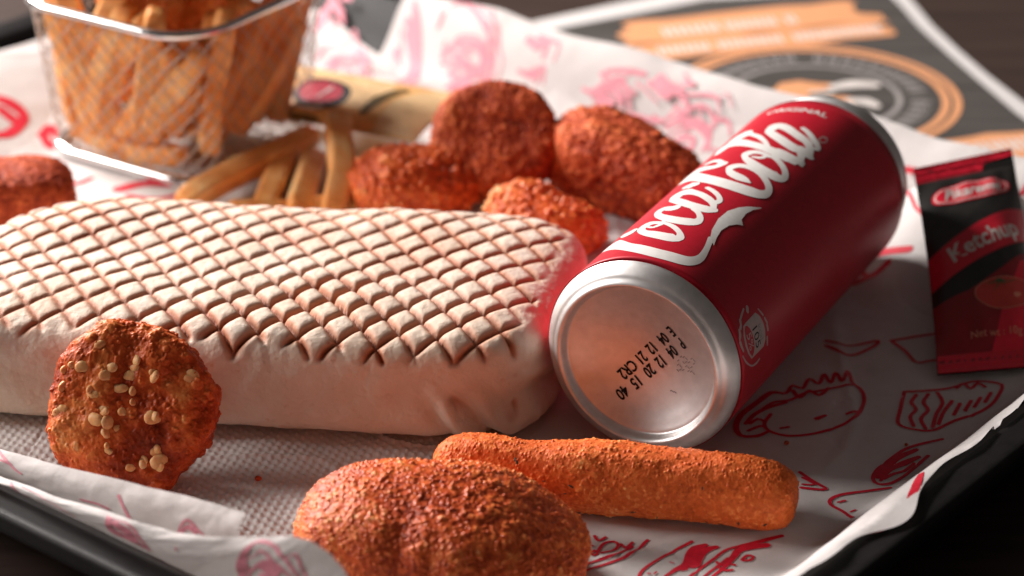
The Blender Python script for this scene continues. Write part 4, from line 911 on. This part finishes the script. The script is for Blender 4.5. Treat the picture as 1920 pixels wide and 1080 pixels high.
def ketchup():
    root = thing("ketchup_packet", "black and red ketchup sachet lying on the paper to the right of the can", "packet", (14, 70, .3))
    S = packet(root, (12.31, 64.92, .34), (15.95, 65.55, .34), (12.66, 73.65, 3.05), (16.05, 75.30, 3.05), .55, M_KBLACK, .085, seed=5)
    W, H = 3.7, 9.3
    f = lambda x, y, l: S(x/W, y/H, l)          # centimetres across and up the face
    def fill(lp, l, m, nm): V, F = fill_on([lp], f, l, .22); part(nm, V, F, m, root)
    fill([(.01, 8.5), (.01, 9.28), (3.69, 9.28), (3.69, 9.0), (2.55, 8.85), (2.45, 8.55)], .012, M_KRED, "top_band")
    fill([(.01, .02), (3.69, .02), (3.69, 4.3), (3.2, 4.3), (2.4, 3.7), (1.2, 3.0), (.01, 2.75)], .012, M_KDRED, "red_panel")
    fill([(1.5, .02), (3.69, .02), (3.69, 4.2), (3.1, 4.0), (2.2, 2.2)], .016, M_KRED, "bright_panel")
    fill([(.01, .02), (3.69, .02), (3.69, .75), (.01, .75)], .020, M_KRED, "bottom_seal")
    fill([(.01, 3.4), (3.69, 5.0), (3.69, 6.45), (3.0, 6.25), (1.6, 5.6), (.01, 4.85)], .020, M_KRED, "red_band")
    ov = lambda rx, ry, n=2.6: [(1.85+rx*math.copysign(abs(math.cos(t))**(2/n), math.cos(t)), 7.42+.05*math.cos(t)+ry*math.copysign(abs(math.sin(t))**(2/n), math.sin(t))) for t in np.linspace(0, 2*math.pi, 40, endpoint=False)]
    fill(ov(1.45, .50), .022, M_KRED, "emblem_edge"); fill(ov(1.37, .43), .026, M_KWHITE, "emblem_outline"); fill(ov(1.32, .385), .030, M_KRED, "emblem_patch")
    V, F = text_on("Pikareme", .70, f, (1.86, 7.42), math.radians(2), lift=.036, shear=.3, bold=.02, sx=.80); part("lettering", V, F, M_KWHITE, root)
    V, F = text_on("Ketchup", 1.02, f, (1.92, 4.95), math.radians(21), lift=.030, shear=.12, bold=.02, sx=.80); part("lettering", V, F, M_KWHITE, root)
    V, F = text_on("Net wt : 10g", .36, f, (1.9, 1.28), 0, lift=.028, sx=.9); part("lettering", V, F, M_TOML, root)
    tom = [(2.35+1.0*math.cos(t), 2.75+.62*math.sin(t)+.05*math.cos(2*t)) for t in np.linspace(0, 2*math.pi, 36, endpoint=False)]
    fill(tom, .026, M_TOM, "tomato_picture")
    V, F = strokes_on([[(x, y, .03) for x, y in tom+tom[:1]], [(2.75, 2.6, .22), (2.85, 2.62, .12)]], f, .1, 3, .032, .001); part("tomato_outline", V, F, M_TOML, root)
    V, F = strokes_on([[(2.2, 3.22, .1), (2.0, 3.12, .05), (1.75, 3.15, .02)], [(2.2, 3.22, .1), (2.5, 3.10, .05), (2.8, 3.2, .02)], [(2.2, 3.2, .1), (2.15, 3.0, .04), (2.0, 2.85, .02)], [(2.2, 3.2, .1), (2.4, 2.98, .03)]], f, .06, 3, .036, .001); part("tomato_leaf", V, F, M_LEAF, root)
ketchup()
M_YEL = gloss("yellow_sachet_film", (.88, .47, .16), .6, 0.); M_YCREAM = gloss("cream_sachet_film", (.92, .62, .32), .6, 0.); M_NAVY = gloss("dark_logo_print", (.035, .035, .04), .6, 0.); M_YRED = gloss("red_logo_print", (.62, .05, .09), .6, 0.); M_OLIVE = gloss("brown_sachet_print", (.14, .085, .02), .6, 0.)
def yellow():
    root = thing("sauce_packet", "yellow sauce sachet with a dark oval emblem resting behind the fries", "packet", (-5, 82, 1))
    S = packet(root, (-7.9, 82.2, 1.25), (-3.3, 78.9, 1.75), (-7.9, 86.2, 1.7), (-1.5, 82.4, 2.0), .38, M_YEL, .07, 80, 60, 9)
    f = lambda x, y, l: S(x/6.4, y/4.2, l)
    def fill(lp, l, m, nm): V, F = fill_on([lp], f, l, .3); part(nm, V, F, m, root)
    fill([(4.3, .1), (6.35, .1), (6.35, 4.1), (5.3, 4.1), (4.6, 2.2)], .012, M_YCREAM, "pale_panel")
    fill([(.1, 1.2), (3.4, 1.2), (4.2, 3.0), (3.8, 4.1), (.1, 4.1)], .012, M_YCREAM, "pale_panel")
    fill([(1.35+1.35*math.cos(t), 1.95+1.2*math.sin(t)) for t in np.linspace(0, 2*math.pi, 36, endpoint=False)], .020, M_NAVY, "emblem")
    fill([(1.3+1.02*math.cos(t), 2.05+.86*math.sin(t)) for t in np.linspace(0, 2*math.pi, 36, endpoint=False)], .026, M_YRED, "emblem_patch")
    V, F = strokes_on([[(.3, 1.0, .3), (.9, .85, .3), (1.6, .95, .2)], [(1.3, 1.6, .12), (1.8, 2.4, .12)]], f, .15, 3, .032, .002); part("emblem_lettering", V, F, M_KWHITE, root)
    V, F = strokes_on([[(3.6, 1.0, .3), (4.0, 2.0, .5), (4.5, 3.3, .4)], [(.3, .25, .35), (1.4, .25, .35)]], f, .15, 3, .018, .002); part("dark_print", V, F, M_OLIVE, root)
yellow()

# ---------------------------------------------------------------- fried pieces
def breaded(name, label, cat, c, r, n, euler, mat_, res, seed, lump=.12, c1=(.30, .20, .75), c2=(.13, .085, .9), fine=.014, warp=None, tone0=.5, group=None, spots=0., pk=False, base=None, amp=1.):
    D, F = cube_sphere(res) if base is None else base
    V = (puck if pk else superell)(D, n, r) if base is None else D
    if warp is not None: V = warp(V)
    N = vnormals(V, F)
    if ((V-V.mean(0))*N).sum() < 0: F = F[:, ::-1]; N = -N
    L = fbm(V+seed*3.7, .45, 3, seed)
    V1 = V+N*(lump*L)[:, None]
    q = V1+.06*np.stack([vnoise(V1[:, 0]*3, V1[:, 1]*3, V1[:, 2]*3, seed+k) for k in (31, 32, 33)], -1)
    h1, i1 = crumbs(q, c1[0], c1[1], seed+1, c1[2]); h2, i2 = crumbs(q, c2[0], c2[1], seed+9, c2[2])
    h3, i3 = crumbs(V1, c2[0]*.55, c2[1]*.6, seed+13, .6) if res > 120 else (0*h2, i2)
    f0 = fbm(V1, 1.6, 3, seed+18); f1 = fbm(V1, 5.0, 4, seed+20); f2 = fbm(V1, 13., 3, seed+25); rough = sstep(-.4, .5, fbm(V1+2, .7, 2, seed+15))
    h = h1*.40*(.4+.6*rough)*(.4+.8*i1)+h2*.95*(.25+1.1*i2)+h3*.95*(.3+.9*i3)+.03*f0+fine*1.3*(f1*(.6+.6*rough)+.35*f2)
    V2 = V1+N*(h*amp)[:, None]
    tone = tone0+.14*L+.22*(i1-.4)*(h1 > .02)+.26*(i2-.4)*(h2 > .008)+.9*(h1*.5+h2*.55+h3*.6-.02)+.12*(i3-.5)*(h3 > .004)+.07*f1+.10*f2+.08*f0
    if spots:
        hs, si = crumbs(q+3.3, .62, .13, seed+40, spots)
    Vw = rot(V2, euler)
    zmin = np.percentile(Vw[:, 2], .05)
    Vw = Vw+np.array(c)
    o = part(name, Vw, F, mat_, None, True, {"tone": np.clip(tone, 0, 1)}, org=(c[0], c[1], max(.1, float(Vw[:, 2].min()))))
    tag(o, label, cat, group)
    return o, V2, F

def nug_warp(V):
    V = V.copy(); x, y, z = V[:, 0].copy(), V[:, 1].copy(), V[:, 2].copy()
    top = sstep(-.2, .9, z)
    V[:, 2] += top*(-.42*sstep(.3, 3.4, x))
    V[:, 1] += sstep(-.6, -1.7, y)*.05*np.sin(x*5.2+1.3*np.sin(x*1.7)+z*.8)
    V[:, 1] *= 1+.08*np.tanh(x)
    V[:, 2] = np.where(V[:, 2] < -1.0, -1.0+(V[:, 2]+1.0)*.4, V[:, 2])
    return V
breaded("chicken_nugget", "large ridged breaded nugget at the near edge, in front of the orange stick", "nugget", (-1.75, 54.5, 1.17), (3.68, 2.35, 1.5), 2.7, (.12, .06, math.radians(-9)), M_BREAD, 215, 101, .045, (.25, .13, .30), (.10, .060, .55), .014, nug_warp, .57, amp=.85)
def rod(L, ry, rz, n, nu, nv):
    """evenly sampled rounded rod along x"""
    t = np.linspace(-1, 1, nu); u = np.sign(t)*(1-(1-np.abs(t))**1.25)
    k = np.clip(1-np.abs(u)**n, 0, 1)**(1/2.6); th = np.arange(nv)*2*math.pi/nv
    V = np.stack([np.broadcast_to((u*L)[:, None], (nu, nv)), ry*k[:, None]*np.cos(th), rz*k[:, None]*np.sin(th)], -1)
    return V.reshape(-1, 3), grid_faces(nu, nv, True)
def st_warp(V):
    V = V.copy(); V[:, 2] += .06*np.sin(V[:, 0]*.5+.6); V[:, 1] += .13*np.sin(V[:, 0]*.42+.4); k = 1-.06*np.tanh(-V[:, 0]*.4); V[:, 1] *= k; V[:, 2] *= k
    return V
stick, sV, sF = breaded("mozzarella_stick", "long orange breaded stick lying in front of the can's base", "fried stick", (2.72, 57.80, 1.04), (4.82, .92, .90), 3.6, (0, 0, math.radians(-13.8)), M_STICK, 150, 131, .085, (.25, .115, .20), (.095, .050, .36), .010, st_warp, .55, amp=.8, base=rod(4.82, .92, .90, 13, 560, 210))
def disc_warp(V):
    V = V.copy(); a = np.arctan2(V[:, 1], V[:, 0]); V[:, :2] *= (1+.025*np.sin(3*a+.5)+.02*np.sin(5*a+2))[:, None]
    return V
rootc = thing("round_nugget", "round nugget studded with pale grains leaning on the wrap's near side", "nugget", (-10.1, 59.6, .15))
CE = (math.radians(58), 0, math.radians(-8)); CC = np.array([-10.2, 59.85, 1.98])
D_, F_ = cube_sphere(150)
def round_nugget():
    V = disc_warp(puck(D_, 3.6, (2.28, 2.32, .72)))
    V[:, 1] += .25*np.exp(-((V[:, 0]+.75)/.45)**2)*(V[:, 1] > 1.2)
    F = F_; N = vnormals(V, F)
    if ((V-V.mean(0))*N).sum() < 0: F = F[:, ::-1]; N = -N
    L = fbm(V+31, .6, 4, 151)
    V1 = V+N*(.07*L)[:, None]
    V1 = V1+N*(.07*fbm(V1, 1.5, 2, 158)+.02*np.abs(fbm(V1, 3., 2, 159)))[:, None]
    h1, i1 = crumbs(V1, .30, .17, 152, .30); h2, i2 = crumbs(V1, .13, .07, 156, .28)
    f1 = fbm(V1, 3.2, 3, 160, .6)
    h3, i3 = crumbs(V1, .062, .038, 163, .55)
    rim = sstep(1.2, 2.1, np.hypot(V[:, 0], V[:, 1]))
    V2 = V1+N*(h1*.5*(.35+.65*rim)+h2*.8*(.25+1.1*i2)+h3*.5+.026*f1)[:, None]
    tone = .49+.22*L+.14*fbm(V1, 1.3, 2, 161)+.16*(i1-.4)*(h1 > .02)+.18*(i2-.5)+.9*(h1*.4+h2*.6+h3*.6-.05)+.10*f1+.14*(i3-.5)*(h3 > .005)
    Vw = rot(V2, CE)+CC
    part("crust", Vw, F, M_CRUST, rootc, True, {"tone": np.clip(tone, 0, 1)})
    # pale grains on the face turned to the camera (face is +z before leaning; leaning turns it to -y)
    D, Fg = cube_sphere(9)
    ms = []
    for k in range(4):
        g = superell(D, 2.2, (.155+.03*(k % 2), .115, .10)); g = g+.02*fbm(g*6+k, 1, 2, k)[:, None]*D
        ms.append(mesh_data("grain", g, Fg, M_GRAIN, True, {"tone": .5+.3*fbm(g+k, 5, 2, k)}))
    rng = random.Random(12)
    pts = [(195,655),(212,688),(203,698),(180,725),(176,718),(228,718),(256,720),(257,737),(254,688),(262,676),(248,700),(297,695),(298,690),(140,688),(158,690),(121,722),(118,756),(112,760),(200,750),(200,745),(207,782),(204,778),(208,800),(206,806),(295,755),(298,752),(238,750),(303,808),(300,803),(278,826),(276,822),(256,832),(305,828),(308,822),(366,697),(368,700),(230,775),(210,765),(122,700),(182,762)]
    org = np.array(rootc["_org"])
    topi = np.where((N[:, 2] > .6))[0]
    Wt = Vw[topi]
    v = Wt-np.array([0, 0, 35.02]); P_ = math.radians(26.14)
    fw = np.array([0, math.cos(P_), -math.sin(P_)]); up = np.array([0, math.sin(P_), math.cos(P_)]); d = v@fw
    gx = (Wt[:, 0]-CC[0])/math.cos(math.radians(8)); gy = (Wt[:, 2]-CC[2])
    for i, (px, py) in enumerate(pts):
        lx, ly = (px-247)/70.5, -(py-772)/64.
        j = np.argmin((gx-lx)**2+(gy-ly)**2); p = Wt[j]
        o = bpy.data.objects.new("grain", ms[i % 4]); COL.objects.link(o); o.parent = rootc
        o.location = Vector(p-org+np.array([0, .05, -.03]))*U; o.rotation_euler = (CE[0], rng.uniform(-.3, .3), rng.uniform(-1.5, 1.5)); s = rng.uniform(1.0, 1.7); o.scale = (s, s*rng.uniform(.75, 1.1), s*.75)
round_nugget()

breaded("round_patty", "thick round breaded patty standing tilted behind the grainy nugget", "patty", (-.55, 78.45, 1.98), (2.12, 2.12, .80), 6.0, (math.radians(36), math.radians(-14), math.radians(14)), M_DARK, 70, 171, .06, (.2, .11, .6), (.12, .07, .8), .012, None, .50, pk=True)
breaded("grainy_nugget", "rough grain-coated nugget just behind the middle of the wrap", "nugget", (-3.15, 77.0, 1.12), (2.15, 1.7, 1.1), 2.4, (0, .12, .2), M_BREAD, 90, 181, .2, (.46, .30, .75), (.22, .14, .8), .02, None, .52)
breaded("croquette", "long breaded croquette lying behind the can's near shoulder", "croquette", (3.95, 77.25, 1.42), (3.2, 1.55, 1.45), 2.6, (.1, .12, math.radians(-42)), M_DARK, 90, 191, .16, (.34, .2, .6), (.16, .09, .8), .015, lambda V: V*np.stack([np.ones(len(V)), 1-.10*np.tanh(V[:, 0]*.6), 1-.10*np.tanh(V[:, 0]*.6)], -1), .46)
breaded("small_nugget", "small knobbly nugget tucked between the wrap and the can", "nugget", (1.25, 74.3, .95), (1.85, 1.35, .98), 2.3, (0, .08, -.15), M_BREAD, 80, 201, .22, (.5, .3, .7), (.22, .13, .8), .02, None, .53)
breaded("breaded_piece", "dark red breaded piece behind the left end of the wrap", "nugget", (-16.35, 75.6, 1.15), (2.1, 1.5, 1.15), 3.2, (0, 0, .15), M_DARK, 60, 211, .08, (.2, .1, .5), (.12, .06, .8), .01, None, .36)

# dark herb flecks pressed into the stick
M_HERB = plain("dried_herb", (.035, .035, .02), .6)
def flecks():
    D, F = cube_sphere(4); g = superell(D, 2, (.085, .03, .018))
    me = mesh_data("herb_fleck", g, F, M_HERB)
    tilt = math.radians(-13.8); W = rot(sV, (0, 0, tilt))+np.array([2.72, 57.80, 1.04])
    N = vnormals(W, sF)
    rng = random.Random(3); org = Vector(stick.location)
    P_ = math.radians(26.14); fw = np.array([0, math.cos(P_), -math.sin(P_)]); up = np.array([0, math.sin(P_), math.cos(P_)])
    cand = np.where(((W-np.array([0, 0, 35.]))*N).sum(1)*np.sign((N*(W-W.mean(0))).sum()) < 0)[0]
    for x, y, s in ((-2.6, .55, 1.3), (-1.85, .2, .6), (-1.1, .15, 1.0), (-1.25, -.1, .6), (.55, -.45, 1.1), (2.35, .45, .7), (3.3, -.4, 1.0), (4.0, -.35, 1.1), (2.9, -.62, 1.3), (2.5, -.6, .9), (1.2, -.6, .7), (3.6, -.75, .6)):
        t = np.array([x, 0, 0]); p = rot(np.array([[x, -.35, y]]), (0, 0, tilt))[0]+np.array([2.72, 57.80, 1.04])
        k = cand[np.argmin(((W[cand]-p)*np.array([1, .6, 1])**2).__pow__(2).sum(1))]
        o = bpy.data.objects.new("herb_fleck", me); COL.objects.link(o); o.parent = stick
        o.location = Vector(W[k])*U-org; o.rotation_euler = Vector(-N[k] if N[k] @ (W[k]-W.mean(0)) < 0 else N[k]).to_track_quat('Z', 'X').to_euler(); o.rotation_euler.rotate_axis('Z', rng.uniform(0, 3)); o.scale = (s, s, s)
flecks()

# loose crumbs
def crumbs_loose():
    D, F = cube_sphere(8); g = superell(D, 2.2, (.10, .08, .07)); g = g+.03*fbm(g*9, 1, 2, 3)[:, None]*D
    me = mesh_data("crumb", g, F, M_BREAD, True, {"tone": .45+.3*fbm(g, 8, 2, 4)})
    for x, y, z, s, lab in ((-6.85, 59.25, .22, .85, "tiny brown crumb on the napkin between the two front nuggets"), (7.6, 61.3, .16, .7, "tiny crumb on the paper right of the can's base"), (10.9, 61.2, .16, .5, "speck of crumb on the shaded paper below the ketchup sachet")):
        o = bpy.data.objects.new("crumb", me); COL.objects.link(o); o.location = Vector((x, y, z))*U; o.scale = (s, s, s); tag(o, lab, "crumb", "loose crumbs")
    root = bpy.data.objects.get("soda_can"); org = np.array(root["_org"])
    for x, y in ((1380, 451), (1497, 318), (1308, 431)):
        pass
crumbs_loose()
for o in list(bpy.data.objects):
    if "_org" in o.keys(): del o["_org"]
